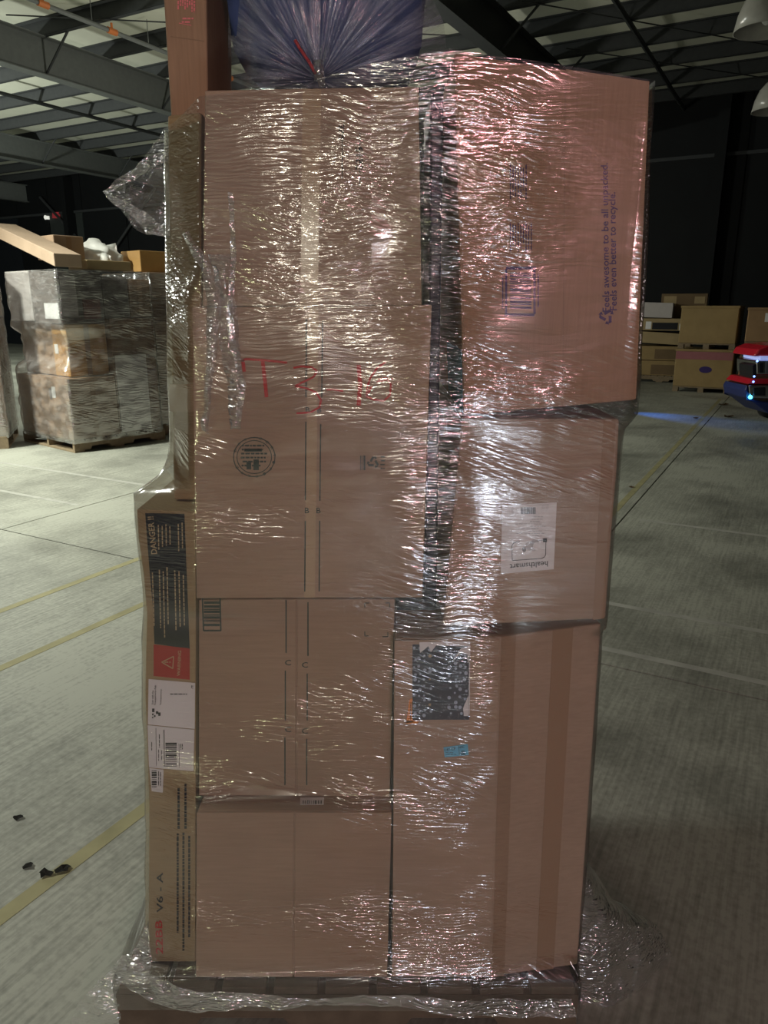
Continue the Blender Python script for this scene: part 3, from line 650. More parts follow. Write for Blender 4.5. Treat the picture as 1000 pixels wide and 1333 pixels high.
def wrap(name, solids, c, zb, zt, m, ztop=None, off=0.006, nth=360, dz=0.02, sm=3, rows=None, wob=0.002):
    nz = int((zt - zb) / dz) + 1; tab = []
    for i in range(nz):
        z = zb + i * dz; ps = []
        for t, b in solids:
            if b.z - 0.002 <= z <= t.z + 0.002:
                k = min(1, max(0, (z - b.z) / max(1e-6, t.z - b.z))); q = b.lerp(t, k); ps.append((q.x, q.y))
        if len(ps) < 3: tab.append(tab[-1][:] if tab else [0.1] * nth); continue
        hl = hull(ps); tab.append([radius(hl, c, 2 * math.pi * j / nth - math.pi / 2) + off for j in range(nth)])
    tab = [[max(tab[min(nz - 1, max(0, i + d))][j] for d in (-2, -1, 0, 1, 2)) for j in range(nth)] for i in range(nz)]
    s2 = []
    for i in range(nz):
        row = []
        for j in range(nth):
            a = 0; ws = 0
            for d in range(-sm, sm + 1):
                q = tab[min(nz - 1, max(0, i + d))][j]; ww = math.exp(-(d / (sm * 0.6)) ** 2); a += q * ww; ws += ww
            row.append(max(tab[i][j], a / ws))
        s2.append(row)
    bm = bmesh.new(); uvl = bm.loops.layers.uv.new('UVMap'); vs_ = []; uvs = []
    n = rows or nz
    for i in range(n + 1):
        rowv = []; rowu = []; u = 0; pv = None
        for j in range(nth + 1):
            th = 2 * math.pi * (j % nth) / nth - math.pi / 2
            top = ztop(j % nth, th, s2) if ztop else zt
            z = zb + (top - zb) * i / n
            f = min(nz - 1.001, max(0, (z - zb) / dz)); k = int(f); r = s2[k][j % nth] * (1 - (f - k)) + s2[k + 1][j % nth] * (f - k)
            r += wob * (0.5 + noise.noise(Vector((math.cos(th) * 6, math.sin(th) * 6, z * 14))))
            p = Vector((c[0] + r * math.cos(th), c[1] + r * math.sin(th), z))
            if pv is not None: u += (Vector((p.x, p.y)) - Vector((pv.x, pv.y))).length
            pv = p; rowu.append((u, z))
            if j < nth: rowv.append(bm.verts.new(p))
        vs_.append(rowv); uvs.append(rowu)
    for i in range(n):
        for j in range(nth):
            f = bm.faces.new((vs_[i][j], vs_[i][(j + 1) % nth], vs_[i + 1][(j + 1) % nth], vs_[i + 1][j])); f.smooth = True
            for l, (a, b_) in zip(f.loops, ((i, j), (i, j + 1), (i + 1, j + 1), (i + 1, j))): l[uvl].uv = uvs[a][b_]
    me = bpy.data.meshes.new(name); bm.to_mesh(me); bm.free(); me.materials.append(m)
    o = bpy.data.objects.new(name, me); COL.objects.link(o); return o
for x in (-0.578, 0.419):
    for y in (1.25, 2.25): SOLIDS.append((Vector((x, y, 0.145)), Vector((x, y, 0.0))))
# carry the upper boxes' edges up so the sheet can stand above them
ext = []
for t, b in SOLIDS:
    if t.z > 1.8: d = (t - b).normalized(); ext.append((t + d * 0.2, b))
    else: ext.append((t, b))
TOPC = [(-0.6, 1.80), (onY(222, 150, 1.3).x, onY(222, 150, 1.3).z), (onY(265, 132, 1.3).x, onY(265, 132, 1.3).z), (onY(400, 116, 1.3).x, onY(400, 116, 1.3).z), (onY(470, 92, 1.29).x, onY(470, 92, 1.29).z), (onY(585, 66, 1.27).x, onY(585, 66, 1.27).z), (onY(700, 80, 1.265).x, onY(700, 80, 1.265).z), (onY(848, 104, 1.265).x, onY(848, 104, 1.265).z), (0.7, 1.88)]
WC = (-0.02, 1.75)
def ztop(j, th, s2):
    if math.sin(th) > -0.05: return 1.86
    x = WC[0] + s2[-8][j] * math.cos(th)
    for (x0, z0), (x1, z1) in zip(TOPC, TOPC[1:]):
        if x0 <= x <= x1: return z0 + (z1 - z0) * (x - x0) / (x1 - x0)
    return 1.86
ss = empty('stretch_film', (0, 1.75, 0.06))
wrp = place(wrap('wrap_sheet', ext, WC, 0.085, 2.05, FILM, ztop, 0.006, 420, 0.016, 4, 130), ss)
BL = [(440, 330, 130, 65, .75), (560, 290, 50, 190, 1.1), (572, 450, 45, 70, 1.3), (675, 220, 50, 130, 1.15), (650, 505, 110, 30, .8), (240, 400, 35, 270, .9), (225, 1140, 40, 120, .9), (300, 670, 70, 40, .3),
      (550, 660, 28, 130, .9), (470, 880, 70, 70, .4), (630, 900, 20, 120, 1.4), (580, 1220, 100, 60, 1.5), (380, 1190, 170, 35, .6), (480, 1045, 50, 25, .8), (842, 320, 12, 220, .7), (710, 1190, 60, 30, .6), (770, 600, 50, 60, .5),
      (586, 690, 20, 150, 1.1), (430, 170, 150, 70, .25), (400, 970, 130, 60, .55), (250, 1040, 60, 30, .8), (590, 1060, 60, 90, .6), (215, 745, 40, 60, .4)]
BW = []
for x, y, rx, ry, a in BL:
    p = onY(x, y, 1.265); q = onY(x + rx, y, 1.265); r_ = onY(x, y - ry, 1.265); BW.append((p.x, p.z, abs(q.x - p.x), abs(r_.z - p.z), a))
me = wrp.data; att = me.attributes.new('wrinkle', 'FLOAT', 'POINT'); vals = []
for v_ in me.vertices:
    if v_.co.y > 1.62: vals.append(0.8); continue
    a = 0.12
    for cx, cz, rx, rz, k in BW: a += k * math.exp(-((v_.co.x - cx) / rx) ** 2 - ((v_.co.z - cz) / rz) ** 2)
    vals.append(min(a, 1.6))
att.data.foreach_set('value', vals)
tag(ss, 'clear crinkled stretch film wound around the tall front stack', 'film')

def cloth(name, m, outline, Yfun, parent, nx=40, ny=40, amp=0.012, fr=9, seed=0, usc=1.0):
    # outline: function (s,t) -> pixel; Yfun(s,t) -> depth
    bm = bmesh.new(); uvl = bm.loops.layers.uv.new('UVMap'); g = []
    for i in range(ny + 1):
        row = []
        for j in range(nx + 1):
            s_, t = j / nx, i / ny; x, y = outline(s_, t); p = onY(x, y, Yfun(s_, t))
            nv = noise.noise_vector(Vector((p.x * fr, p.z * fr, seed))) * amp + noise.noise_vector(Vector((p.x * fr * 3.1, p.z * fr * 3.1, seed + 5))) * amp * 0.45
            row.append(bm.verts.new(p + nv * Vector((0.35, 1, 0.35)) if False else p + Vector((nv.x * 0.4, nv.y, nv.z * 0.4))))
        g.append(row)
    for i in range(ny):
        for j in range(nx):
            f = bm.faces.new((g[i][j], g[i][j + 1], g[i + 1][j + 1], g[i + 1][j])); f.smooth = True
            for l in f.loops: l[uvl].uv = (l.vert.co.x + l.vert.co.y * 0.5, l.vert.co.z)
    o = mesh_obj(name, bm, m, None, True); return place(o, parent)
def interp(pts, t):
    f = t * (len(pts) - 1); i = min(len(pts) - 2, int(f)); k = f - i
    return (pts[i][0] + (pts[i + 1][0] - pts[i][0]) * k, pts[i][1] + (pts[i + 1][1] - pts[i][1]) * k)
def ruled(a, b): return lambda s_, t: (lambda p, q: (p[0] + (q[0] - p[0]) * s_, p[1] + (q[1] - p[1]) * s_))(interp(a, t), interp(b, t))
# loose corner of film at the upper left
cloth('loose_flap', FILML, ruled([(212, 172), (196, 196), (160, 230), (134, 250), (150, 270), (172, 296), (192, 306)], [(226, 150), (228, 176), (226, 210), (224, 240), (224, 258), (223, 285), (222, 304)]), lambda s_, t: 1.40 + 0.02 * math.sin(6 * t + 4 * s_), ss, 50, 60, 0.02, 16, 1)
cloth('loose_flap', FILMS, ruled([(226, 190), (190, 205), (150, 236), (136, 250)], [(228, 205), (195, 218), (156, 246), (138, 254)]), lambda s_, t: 1.385, ss, 10, 60, 0.012, 20, 2)
cloth('loose_flap', FILMS, ruled([(138, 250), (165, 262), (200, 285), (222, 302)], [(138, 256), (160, 272), (190, 304), (222, 310)]), lambda s_, t: 1.385, ss, 10, 60, 0.012, 20, 3)
# twisted strands running down the front left
cloth('twisted_strand', FILMS, ruled([(238, 305), (258, 345), (270, 390), (268, 440), (266, 500), (262, 560)], [(246, 300), (272, 340), (290, 385), (284, 440), (276, 500), (270, 566)]), lambda s_, t: 1.254 - 0.01 * math.sin(s_ * 3.14), ss, 14, 90, 0.010, 22, 4)
cloth('twisted_strand', FILML, ruled([(272, 330), (284, 390), (284, 440), (296, 500), (300, 560)], [(302, 330), (306, 390), (310, 440), (318, 500), (312, 556)]), lambda s_, t: 1.254 - 0.008 * math.sin(s_ * 3.14), ss, 16, 90, 0.010, 24, 5)
cloth('twisted_strand', FILMS, ruled([(297, 250), (300, 330), (294, 420), (312, 500), (304, 560)], [(303, 252), (307, 330), (303, 420), (320, 500), (312, 560)]), lambda s_, t: 1.252, ss, 8, 90, 0.008, 26, 6)
# pulled skirt at the lower left, spilling to the floor
cloth('gathered_skirt', FILMS, ruled([(192, 1205), (176, 1235), (150, 1255), (128, 1278), (105, 1300), (85, 1345)], [(196, 1215), (196, 1240), (196, 1275), (176, 1290), (160, 1310), (150, 1350)]), lambda s_, t: 1.27 - 0.02 * t, ss, 26, 50, 0.016, 16, 7)
cloth('gathered_skirt', FILMS, ruled([(150, 1262), (200, 1272), (240, 1285), (300, 1292), (400, 1300), (520, 1296), (640, 1302), (745, 1300)], [(152, 1282), (200, 1305), (250, 1322), (320, 1312), (400, 1310), (520, 1310), (640, 1326), (750, 1322)]), lambda s_, t: 1.232, ss, 14, 120, 0.010, 14, 8)
# film billowing off the lower right
cloth('billowing_skirt', FILML, ruled([(757, 1112), (754, 1160), (752, 1210), (750, 1262), (746, 1300), (744, 1345)], [(759, 1114), (800, 1172), (858, 1208), (874, 1245), (874, 1300), (884, 1345)]), lambda s_, t: 1.34 + 0.16 * s_ * (1 - 0.4 * t) - 0.05 * math.sin(3 * s_), ss, 60, 70, 0.018, 11, 9)

# ------------------------------------------------------------------ tied bag of bedding on top
bag = empty('tied_plastic_bag', onY(430, 118, 1.55))
tag(bag, 'clear tied plastic bag of navy bedding on top of the stack', 'bag')
bm = bmesh.new(); bmesh.ops.create_cube(bm, size=1.0); bmesh.ops.subdivide_edges(bm, edges=bm.edges[:], cuts=14, use_grid_fill=True)
c0 = onY(430, 118, 1.56); wid = onY(558, 60, 1.56).x - onY(304, 60, 1.56).x
for v_ in bm.verts:
    p = v_.co.copy(); r = max(abs(p.x), abs(p.y), abs(p.z)) * 2
    q = Vector((math.copysign(abs(p.x * 2) ** 1.0, p.x), p.y * 2, p.z * 2)); l = (abs(q.x) ** 5 + abs(q.y) ** 5 + abs(q.z) ** 5) ** 0.2
    q = q / l; nn = noise.noise(q * 3.2) * 0.06 + noise.noise(q * 8) * 0.03
    q *= 1 + nn; v_.co = c0 + Vector((q.x * wid * 0.485, q.y * 0.15, 0.27 + q.z * 0.27))
place(mesh_obj('bedding', bm, BED, None, True), bag)
def pleated():
    m, nt, out = newmat('bag_plastic'); L = nt.links.new
    uv = N(nt, 'UVMap'); mp = N(nt, 'Mapping'); mp.inputs['Scale'].default_value = (42, 1.6, 1); L(uv.outputs[0], mp.inputs[0])
    n = N(nt, 'TexNoise'); n.inputs['Scale'].default_value = 1; n.inputs['Detail'].default_value = 5; n.inputs['Roughness'].default_value = 0.65; L(mp.outputs[0], n.inputs['Vector'])
    r = N(nt, 'MapRange'); r.inputs[1].default_value = 0.42; r.inputs[2].default_value = 0.75; r.inputs[3].default_value = 0.04; r.inputs[4].default_value = 0.66; L(n.outputs[0], r.inputs[0])
    bp = N(nt, 'Bump'); bp.inputs['Distance'].default_value = 0.01; bp.inputs['Strength'].default_value = 0.8; L(n.outputs[0], bp.inputs['Height'])
    tr = N(nt, 'BsdfTransparent'); df = N(nt, 'BsdfDiffuse'); df.inputs['Color'].default_value = (0.70, 0.76, 0.95, 1); L(bp.outputs[0], df.inputs['Normal'])
    gl = N(nt, 'BsdfGlossy'); gl.inputs['Roughness'].default_value = 0.18; L(bp.outputs[0], gl.inputs['Normal'])
    a = N(nt, 'MixShader'); L(r.outputs[0], a.inputs[0]); L(tr.outputs[0], a.inputs[1]); L(df.outputs[0], a.inputs[2])
    b = N(nt, 'MixShader'); b.inputs[0].default_value = 0.12; L(a.outputs[0], b.inputs[1]); L(gl.outputs[0], b.inputs[2]); L(b.outputs[0], out.inputs[0]); return m
PLEAT = pleated()
outl = [(415, 122), (340, 121), (300, 118), (297, 60), (298, 0), (300, -60), (330, -130), (430, -150), (530, -130), (560, -50), (564, 0), (578, 30), (582, 72), (560, 110), (480, 122), (415, 122)]
bm = bmesh.new(); uvl = bm.loops.layers.uv.new('UVMap'); nk, nm = 26, 240; g = []
for i in range(nk + 1):
    k = i / nk; row = []
    for j in range(nm + 1):
        x, y = interp(outl, j / nm); kk = k ** 0.9
        px_, py_ = 415 + (x - 415) * kk, 104 + (y - 104) * kk
        d = 1.375 + 0.022 * math.sin(k * 3.14) * -1 + 0.16 * k ** 7
        d += 0.006 * math.sin(j * 0.9 + 3 * math.sin(j * 0.21)) * (1 - k) ** 0.7 * min(1, k * 6) + 0.008 * noise.noise(Vector((j * 0.13, k * 2, 3)))
        row.append(bm.verts.new(onY(px_, py_, d)))
    g.append(row)
for i in range(nk):
    for j in range(nm):
        f = bm.faces.new((g[i][j], g[i][j + 1], g[i + 1][j + 1], g[i + 1][j]))
        for l, (a, b_) in zip(f.loops, ((i, j), (i, j + 1), (i + 1, j + 1), (i + 1, j))): l[uvl].uv = (b_ / nm, a / nk)
place(mesh_obj('plastic_cover', bm, PLEAT, None, True), bag)
bm = bmesh.new()
for i, (a, b_) in enumerate((((384, 52), (392, 66)), ((391, 64), (402, 80)), ((401, 78), (411, 96)))): tube(bm, onY(*a, 1.35), onY(*b_, 1.352), 0.0026, 8)
place(mesh_obj('drawstring', bm, simple('faded_red_plastic', (0.42, 0.07, 0.08, 1), 0.5), None, True), bag)['label'] = 'red drawstring'
bm = bmesh.new(); tube(bm, onY(414, 80, 1.352), onY(416, 104, 1.352), 0.009, 10); tube(bm, onY(416, 98, 1.35), onY(420, 112, 1.35), 0.006, 10)
place(mesh_obj('knot', bm, FILMS, None, True), bag)

# ------------------------------------------------------------------ background stacks
def bcarton(o, ex, ey, x0, x1, y0, y1, z0, z1, m, label, group, solids=None, name='carton', tape=True, lab=None, tilt=0, tilt_y=False):
    c = o + ex * (x0 + x1) / 2 + ey * (y0 + y1) / 2 + Vector((0, 0, z0)); e = empty(name, c); tag(e, label, 'box', group)
    bm = bmesh.new(); fbox(bm, o, ex, ey, x0, x1, y0, y1, z0, z1)
    if tilt:
        for v_ in bm.verts: v_.co.z += tilt * ((v_.co - c).dot(ex if not tilt_y else ey))
    place(mesh_obj('body', bm, m, None, False, 0.008), e)
    if tape and not tilt:
        bm = bmesh.new(); mx = (x0 + x1) / 2; fbox(bm, o, ex, ey, mx - 0.03, mx + 0.03, y0 - 0.0015, y0 + 0.001, z0 + 0.01, z1 - 0.01); place(mesh_obj('tape', bm, TAPE), e)
    for (side, a0, a1, b0, b1, lm, nm) in (lab or ()):
        bm = bmesh.new()
        if side == 'y': fbox(bm, o, ex, ey, a0, a1, y0 - 0.004, y0, b0, b1)
        else: fbox(bm, o, ex, ey, x0 - 0.004, x0, a0, a1, b0, b1)
        place(mesh_obj(nm, bm, lm), e)
    if solids is not None:
        for x in (x0, x1):
            for y in (y0, y1):
                b = o + ex * x + ey * y; solids.append((b + Vector((0, 0, z1)), b + Vector((0, 0, z0))))
    return e
# stack one: near corner, ex runs to the right face, ey to the left face
O1 = onZ(98, 590, 0); EX1 = Vector((0.64, 0.768, 0)); EY1 = Vector((-0.768, 0.64, 0))
pallet('wooden_pallet', O1, EX1, EY1, 1.15, 1.2, 'wooden pallet under the brightly lit wrapped stack at left', WOODL)
GRP = 'cartons of the lit stack at left'; S1 = []
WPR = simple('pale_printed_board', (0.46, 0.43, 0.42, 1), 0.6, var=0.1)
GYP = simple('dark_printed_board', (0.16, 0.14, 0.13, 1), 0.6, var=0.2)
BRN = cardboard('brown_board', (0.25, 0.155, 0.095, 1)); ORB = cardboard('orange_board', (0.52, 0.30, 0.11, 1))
bcarton(O1, EX1, EY1, 0.0, 0.56, 0.0, 1.15, 0.14, 0.80, KR, 'wide pale carton at the bottom of the lit stack, nearest its corner', GRP, S1, lab=[('x', 0.28, 0.36, 0.58, 0.70, PAPER, 'label'), ('x', 0.37, 0.42, 0.56, 0.68, GYP, 'label')])
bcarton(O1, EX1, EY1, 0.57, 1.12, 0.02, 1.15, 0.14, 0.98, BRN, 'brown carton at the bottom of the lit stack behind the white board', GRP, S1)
bcarton(O1, EX1, EY1, 0.10, 0.56, 0.10, 0.42, 0.81, 1.36, ORB, 'orange-brown carton showing at the lit stack corner below the printed ones', GRP, S1, lab=[('x', 0.30, 0.38, 1.05, 1.15, PAPER, 'label')])
bcarton(O1, EX1, EY1, 0.12, 0.56, 0.43, 1.15, 0.81, 1.38, KR, 'pale carton beside the orange-brown one on the lit face', GRP, S1)
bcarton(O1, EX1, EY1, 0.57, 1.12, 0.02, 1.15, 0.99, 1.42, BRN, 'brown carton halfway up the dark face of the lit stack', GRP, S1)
bcarton(O1, EX1, EY1, 0.02, 0.52, 0.02, 0.60, 1.37, 1.90, GYP, 'grey printed carton with pale panels high on the lit stack corner', GRP, S1, tape=False, lab=[('y', 0.05, 0.22, 1.45, 1.85, WPR, 'printed_panel'), ('y', 0.28, 0.48, 1.42, 1.62, simple('grey_red_print', (0.24, 0.12, 0.11, 1), 0.6, var=0.4, scale=30), 'printed_panel'), ('x', 0.04, 0.34, 1.42, 1.58, PAPER, 'label')])
bcarton(O1, EX1, EY1, 0.02, 0.52, 0.61, 1.16, 1.39, 1.92, WPR, 'pale film-clouded carton high on the lit face of the left stack', GRP, S1)
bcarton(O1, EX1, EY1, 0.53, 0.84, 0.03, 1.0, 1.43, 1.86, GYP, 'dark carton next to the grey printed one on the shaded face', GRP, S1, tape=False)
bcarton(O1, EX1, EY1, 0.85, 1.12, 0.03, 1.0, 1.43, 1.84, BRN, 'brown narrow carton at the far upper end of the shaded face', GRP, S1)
bcarton(O1, EX1, EY1, 0.0, 0.30, -0.02, 1.35, 2.13, 2.26, KR2, 'long flat kraft carton sloping along the top of the lit stack', GRP, None, tape=False, tilt=0.28, tilt_y=True)
bcarton(O1, EX1, EY1, 0.31, 0.66, 0.55, 0.95, 2.05, 2.30, KR, 'small printed carton standing highest on the lit stack', GRP, None)
bcarton(O1, EX1, EY1, 0.42, 0.95, 0.10, 0.50, 1.93, 2.03, KY, 'shallow tan carton lying on top of the lit stack', GRP, None, tape=False)
# white board leaning on the shaded face
bm = bmesh.new(); fbox(bm, O1, EX1, EY1, 0.58, 0.97, -0.012, 0.0, 0.16, 1.02); tag(mesh_obj('foam_board', bm, simple('white_board', (0.62, 0.60, 0.60, 1), 0.6, var=0.05), None, False, 0.003), 'flat white board strapped to the shaded face of the lit stack', 'board')
for x_ in (0.58, 0.97): S1.append((O1 + EX1 * x_ - EY1 * 0.014 + Vector((0, 0, 1.03)), O1 + EX1 * x_ - EY1 * 0.014 + Vector((0, 0, 0.14))))
# white plastic heap
bm = bmesh.new(); bmesh.ops.create_icosphere(bm, subdivisions=4, radius=1)
cc = O1 + EX1 * 0.96 + EY1 * 0.86 + Vector((0, 0, 2.05))
for v_ in bm.verts:
    p = v_.co.copy(); n_ = 1 + 0.3 * noise.noise(p * 2.2) + 0.12 * noise.noise(p * 5); v_.co = cc + EX1 * p.x * 0.26 * n_ + EY1 * p.y * 0.36 * n_ + Vector((0, 0, max(-0.02, p.z * 0.24 * n_)))
tag(mesh_obj('plastic_sheeting', bm, simple('white_plastic', (0.8, 0.8, 0.78, 1), 0.4, var=0.05), None, True), 'crumpled white plastic sheeting heaped on top of the lit stack', 'sheeting')
cw = O1 + EX1 * 0.56 + EY1 * 0.58
w1 = wrap('stretch_film', S1, (cw.x, cw.y), 0.10, 1.92, FILMB, None, 0.012, 160, 0.05, 2, 40, 0.02)
tag(w1, 'shiny stretch film around the brightly lit stack at left', 'film')
# stack zero at the left frame edge
O0 = onZ(12, 584, 0); EX0 = Vector((0.55, 0.835, 0)); EY0 = Vector((-0.835, 0.55, 0)); S0 = []
EX0, EY0 = Vector((-0.94, -0.34, 0)), Vector((-0.34, 0.94, 0))
pallet('wooden_pallet', O0, EX0, EY0, 1.1, 1.0, 'wooden pallet under the stack cut by the left picture edge', WOODL)
G0 = 'cartons at the left picture edge'
bcarton(O0, EX0, EY0, 0.0, 1.0, 0.02, 1.0, 0.14, 0.78, BRN, 'brown carton lowest at the left picture edge', G0, S0, tape=False)
bcarton(O0, EX0, EY0, 0.0, 1.0, 0.02, 1.0, 0.79, 1.42, BRN, 'brown carton in the middle at the left picture edge', G0, S0, tape=False)
bcarton(O0, EX0, EY0, 0.0, 1.0, 0.02, 1.0, 1.43, 1.98, KR2, 'pale upper carton with white label at the left picture edge', G0, S0, tape=False, lab=[('x', 0.05, 0.12, 1.45, 1.62, PAPER, 'label')])
cw = O0 + EX0 * 0.5 + EY0 * 0.5; w0 = wrap('stretch_film', S0, (cw.x, cw.y), 0.12, 1.96, FILMB, None, 0.012, 120, 0.06, 2, 30, 0.02)
tag(w0, 'stretch film on the stack cut by the left picture edge', 'film')
# stack two behind, between lit stack and front stack
O2 = Vector((-2.78, 9.05, 0)); S2 = []
pallet('wooden_pallet', O2, EX1, EY1, 1.1, 1.0, 'wooden pallet of the stack half hidden behind the lit one', WOODL)
G2 = 'cartons of the half hidden stack'; z = 0.14
for i, h in enumerate((0.30, 0.32, 0.28, 0.34, 0.26, 0.30)):
    bcarton(O2, EX1, EY1, 0.02 * (i % 2), 1.05, 0.02, 1.0, z, z + h - 0.005, (KR, BRN, KR2)[i % 3], 'flat carton in the half hidden stack, %s' % ('on its pallet', 'second up from its pallet', 'third up from its pallet', 'fourth up from its pallet', 'second from its top', 'topmost of its layers')[i], G2, S2, tape=False); z += h
bcarton(O2, EX1, EY1, 0.0, 0.5, 0.1, 0.5, z, z + 0.24, ORB, 'bright orange-tan carton on the half hidden stack', G2, None, tape=False)
cw = O2 + EX1 * 0.5 + EY1 * 0.5; w2 = wrap('stretch_film', S2, (cw.x, cw.y), 0.12, 1.92, FILMB, None, 0.012, 120, 0.06, 2, 30, 0.02)
tag(w2, 'stretch film around the half hidden stack behind the lit one', 'film')

# right: gaylord bins and cartons
def gaylord(o, ex, ey, W, D, z0, h, m, label, group, band=None, lab=None, dot=False, feet=True):
    e = empty('bulk_bin', o + Vector((0, 0, z0))); tag(e, label, 'bin', group)
    bm = bmesh.new(); fbox(bm, o, ex, ey, 0, W, 0, D, z0 + 0.1, z0 + h); place(mesh_obj('body', bm, m, None, False, 0.012), e)
    bm = bmesh.new(); fbox(bm, o, ex, ey, -0.012, W + 0.012, -0.012, D + 0.012, z0 + h - 0.035, z0 + h + 0.006); place(mesh_obj('rim', bm, m, None, False, 0.004), e)
    for x in (0, W / 2 - 0.05, W - 0.1):
        for y in (0, D - 0.1):
            bm = bmesh.new(); fbox(bm, o, ex, ey, x, x + 0.1, y, y + 0.1, z0, z0 + 0.08); place(mesh_obj('foot', bm, WOODL), e)
    bm = bmesh.new(); fbox(bm, o, ex, ey, 0, W, 0, D, z0 + 0.08, z0 + 0.1); place(mesh_obj('deck', bm, WOODL), e)
    if band:
        bm = bmesh.new(); fbox(bm, o, ex, ey, 0.005, W - 0.005, -0.004, 0, z0 + band[0], z0 + band[1]); place(mesh_obj('printed_band', bm, simple('faded_pink_band', (0.30, 0.12, 0.13, 1), 0.7)), e)
    if dot:
        bm = bmesh.new(); ring = [o + ex * (W * 0.55 + 0.11 * math.cos(R(a))) + Vector((0, 0, z0 + 0.42 + 0.06 * math.sin(R(a)))) - ey * 0.003 for a in range(0, 360, 20)]; prism(bm, ring, ey * 0.002); place(mesh_obj('print', bm, PURP), e)
    for (a0, a1, b0, b1) in (lab or ()):
        bm = bmesh.new(); fbox(bm, o, ex, ey, a0, a1, -0.006, 0, z0 + b0, z0 + b1); place(mesh_obj('label', bm, PAPER), e)
    return e
GA = cardboard('olive_board', (0.30, 0.215, 0.10, 1))
OG = onZ(875, 509, 0); ENDG = onZ(949, 513, 0); EXG = (ENDG - OG).normalized(); EYG = Vector((-EXG.y, EXG.x, 0)); WG = (ENDG - OG).length
gaylord(OG, EXG, EYG, WG, 0.85, 0, 0.78, GA, 'lower kraft bulk bin with pink band and purple spot, right side', 'bulk bins at right', (0.60, 0.74), None, True)
gaylord(OG + EXG * 0.02, EXG, EYG, WG - 0.02, 0.85, 0.79, 0.76, GA, 'upper kraft bulk bin stacked on the one with the pink band', 'bulk bins at right', None)
OH = onZ(957, 521, 0); ENDH = onZ(1060, 526, 0); EXH = (ENDH - OH).normalized(); EYH = Vector((-EXH.y, EXH.x, 0)); WH = 1.15
GB = cardboard('tan_board', (0.33, 0.21, 0.11, 1))
gaylord(OH, EXH, EYH, WH, 1.1, 0, 0.72, GB, 'lower tan bulk bin behind the red machine', 'bulk bins at right', None, [(0.10, 0.22, 0.46, 0.62)])
pb = pallet('plastic_pallet', OH + EXH * 0.02, EXH, EYH, WH - 0.04, 1.0, 'blue pallet between the two tan bulk bins', simple('blue_pallet_paint', (0.02, 0.10, 0.22, 1), 0.5), 0.735)
gaylord(OH + EXH * 0.03, EXH, EYH, WH, 1.1, 0.88, 0.64, GB, 'upper tan bulk bin with a white label, on the blue pallet', 'bulk bins at right', None, [(0.26, 0.38, 0.42, 0.56)])
OC = onZ(820, 496, 0); ENDC = onZ(898, 499, 0); EXC = (ENDC - OC).normalized(); EYC = Vector((-EXC.y, EXC.x, 0))
pallet('wooden_pallet', OC, EXC, EYC, 1.25, 1.0, 'wooden pallet under the mixed carton stack at right', WOODL)
G3 = 'cartons of the mixed stack at right'
DKB = cardboard('dim_brown_board', (0.16, 0.11, 0.06, 1))
bcarton(OC, EXC, EYC, 0.0, 1.18, 0.02, 0.9, 0.14, 0.44, GA, 'olive carton with dark panel lowest in the mixed stack', G3, None, tape=False, lab=[('y', 0.4, 0.9, 0.16, 0.36, DKB, 'printed_panel')])
bcarton(OC, EXC, EYC, 0.05, 1.15, 0.03, 0.9, 0.45, 0.74, GA, 'olive carton with dark panel second up in the mixed stack', G3, None, tape=False, lab=[('y', 0.45, 0.9, 0.48, 0.68, DKB, 'printed_panel')])
bcarton(OC, EXC, EYC, 0.0, 1.1, -0.03, 0.9, 0.79, 1.02, KY, 'torn-edged carton third up in the mixed stack', G3, None, tape=False, tilt=-0.05)
bcarton(OC, EXC, EYC, 0.0, 1.2, 0.0, 0.9, 1.06, 1.30, KY, 'carton with black band and two white labels in the mixed stack', G3, None, tape=False, lab=[('y', 0.35, 0.85, 1.08, 1.22, INKB, 'printed_band'), ('y', 0.88, 1.1, 1.07, 1.2, PAPER, 'label'), ('y', 0.22, 0.33, 1.09, 1.24, PAPER, 'label')])
bcarton(OC, EXC, EYC, 0.1, 0.72, 0.02, 0.36, 1.32, 1.62, WPR, 'pale crumpled carton near the top of the mixed stack', G3, None, tape=False, tilt=-0.03)
bcarton(OC, EXC, EYC, 0.45, 1.35, 0.4, 0.95, 1.31, 1.80, DKB, 'dim brown carton topmost in the mixed stack', G3, None, tape=False, lab=[('y', 0.5, 0.75, 1.55, 1.75, KY, 'label'), ('y', 1.1, 1.3, 1.6, 1.74, KY, 'label')])
# ride-on machine at the right edge
M0 = onZ(985, 548, 0)
def mpt(px, py, dy=0.0): return onY(px, py, M0.y + dy)
mach = empty('ride_on_scrubber', M0); tag(mach, 'red and chrome ride-on machine with blue lamps, cut by the right edge', 'machine')
CHR = simple('chrome', (0.6, 0.6, 0.62, 1), 0.18, 1.0, var=0.05); MRED = simple('red_enamel', (0.5, 0.015, 0.03, 1), 0.25); MBLK = simple('black_plastic', (0.012, 0.012, 0.014, 1), 0.4); MBLU = simple('dark_blue_shell', (0.02, 0.03, 0.12, 1), 0.4)
def mp_(name, pts, m, dep, dy=0, bev=0.02):
    bm = bmesh.new(); prism(bm, [mpt(x, y, dy) for x, y in pts], Vector((0, dep, 0))); return place(mesh_obj(name, bm, m, None, False, bev, 3), mach)
mp_('hood', [(982, 464), (988, 455), (1000, 450), (1025, 448), (1060, 452), (1072, 464)], MRED, 0.7, 0.05, 0.03)
mp_('light_bar', [(990, 463.5), (1065, 463.5), (1065, 468.5), (990, 468.5)], simple('blue_white_lens', (0.5, 0.55, 0.8, 1), 0.2, emit=(0.4, 0.5, 1, 1), es=0.5), 0.5, 0.03, 0.005)
mp_('engine_block', [(985, 469), (1068, 469), (1068, 488), (985, 488)], CHR, 0.6, 0.06, 0.02)
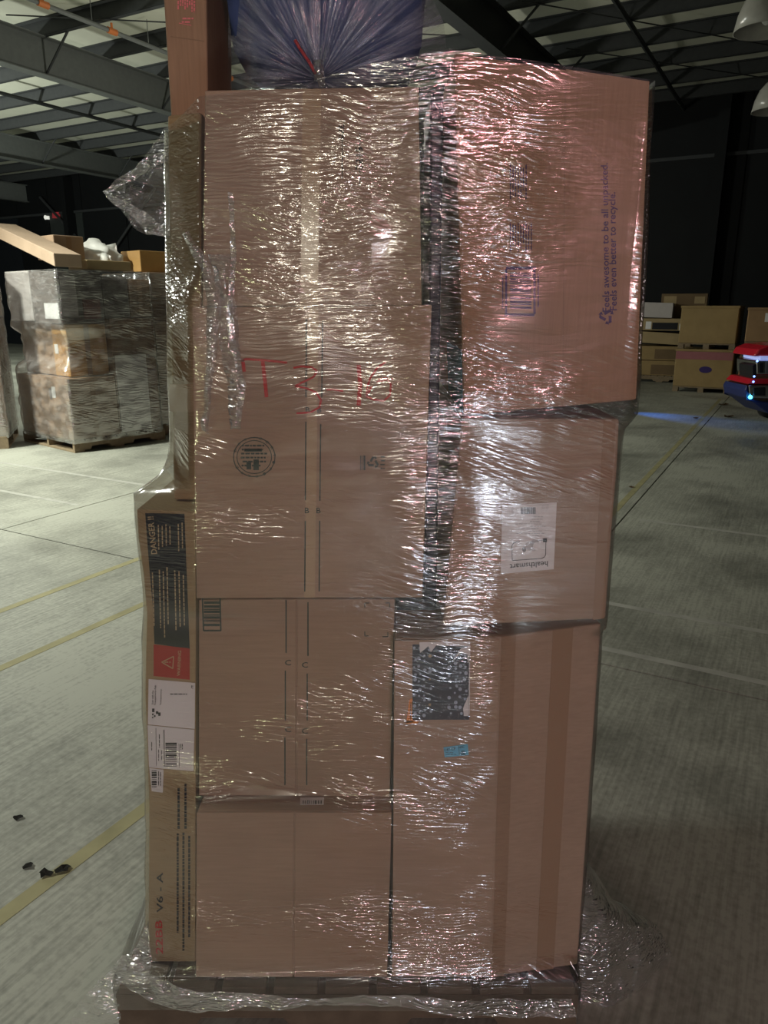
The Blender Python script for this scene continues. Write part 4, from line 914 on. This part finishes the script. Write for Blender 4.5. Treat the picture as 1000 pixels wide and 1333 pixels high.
mp_('vent', [(989, 472), (994, 472), (994, 485), (989, 485)], MBLK, 0.03, 0.05, 0.004); mp_('vent', [(997, 471), (1012, 471), (1012, 486), (997, 486)], STEELG, 0.03, 0.05, 0.004)
mp_('side_cover', [(980, 476), (984, 474), (985, 488), (980, 492)], MBLK, 0.4, 0.06, 0.004)
mp_('bumper', [(974, 500), (981, 493.5), (1075, 492), (1075, 500)], MRED, 0.7, -0.02, 0.01)
mp_('frame', [(975, 501.5), (1078, 499), (1078, 521), (976, 518)], CHR, 0.65, -0.02, 0.015)
mp_('intake', [(981.5, 505), (997, 504), (997, 515.5), (981.5, 515)], MBLK, 0.05, -0.04, 0.006)
mp_('skirt', [(970, 508), (974, 501), (974, 519), (1000, 524), (1080, 526), (1080, 542), (1000, 538), (984, 526), (972, 518)], MBLU, 0.7, -0.01, 0.02)
for x in (992, 1055):
    c = mpt(x + 8, 541, 0.3); bm = bmesh.new(); rr_ = c.z if c.z > 0.05 else 0.1; tube(bm, Vector((c.x, c.y - 0.05, 0.13)), Vector((c.x, c.y + 0.08, 0.13)), 0.13, 18); place(mesh_obj('wheel', bm, MBLK, None, True), mach)
c = mpt(977, 517, -0.06); bm = bmesh.new(); bmesh.ops.create_uvsphere(bm, u_segments=12, v_segments=8, radius=0.028, matrix=Matrix.Translation(c)); place(mesh_obj('lamp', bm, simple('cyan_lamp', (0.1, 0.7, 1, 1), 0.3, emit=(0.05, 0.55, 1, 1), es=8), None, True), mach)
for x, y in ((982, 490), (981, 497), (986, 470)):
    c = mpt(x, y, -0.04); bm = bmesh.new(); bmesh.ops.create_uvsphere(bm, u_segments=10, v_segments=6, radius=0.014, matrix=Matrix.Translation(c)); place(mesh_obj('lamp', bm, simple('blue_lamp', (0.1, 0.3, 1, 1), 0.3, emit=(0.15, 0.3, 1, 1), es=5), None, True), mach)

# ------------------------------------------------------------------ litter on the floor
SCR = simple('dark_scrap', (0.03, 0.028, 0.025, 1), 0.8); LEAF = simple('dry_leaf', (0.16, 0.10, 0.05, 1), 0.8)
for (x, y, s_, m, lab) in ((36, 1128, 0.022, SCR, 'flat dark scrap on bare concrete left of the yellow line'), (82, 1132, 0.03, SCR, 'dark scrap lying on the yellow floor line'), (60, 1138, 0.028, SCR, 'small dark scrap between two larger ones'), (23, 1065, 0.02, SCR, 'small dark scrap highest up near the left edge'), (942, 527, 0.09, LEAF, 'dry leaf on floor before the bulk bins'), (950, 543, 0.1, LEAF, 'flat dry leaves nearest the red machine'), (906, 545, 0.06, LEAF, 'dry leaf beside the blue beam'), (822, 634, 0.03, LEAF, 'tan crumb on floor beside the front stack')):
    p = onZ(x, y, 0.004); bm = bmesh.new(); n = 9
    ring = [bm.verts.new(p + Vector((math.cos(2 * math.pi * i / n) * s_ * random.uniform(0.5, 1), math.sin(2 * math.pi * i / n) * s_ * random.uniform(0.3, 0.8), random.uniform(0, 0.35) * s_))) for i in range(n)]
    cv = bm.verts.new(p + Vector((0, 0, 0.001)))
    for i in range(n): bm.faces.new((cv, ring[i], ring[(i + 1) % n]))
    bmesh.ops.solidify(bm, geom=bm.faces[:], thickness=0.002)
    tag(mesh_obj('floor_scrap', bm, m), lab, 'litter', 'scraps on the floor')
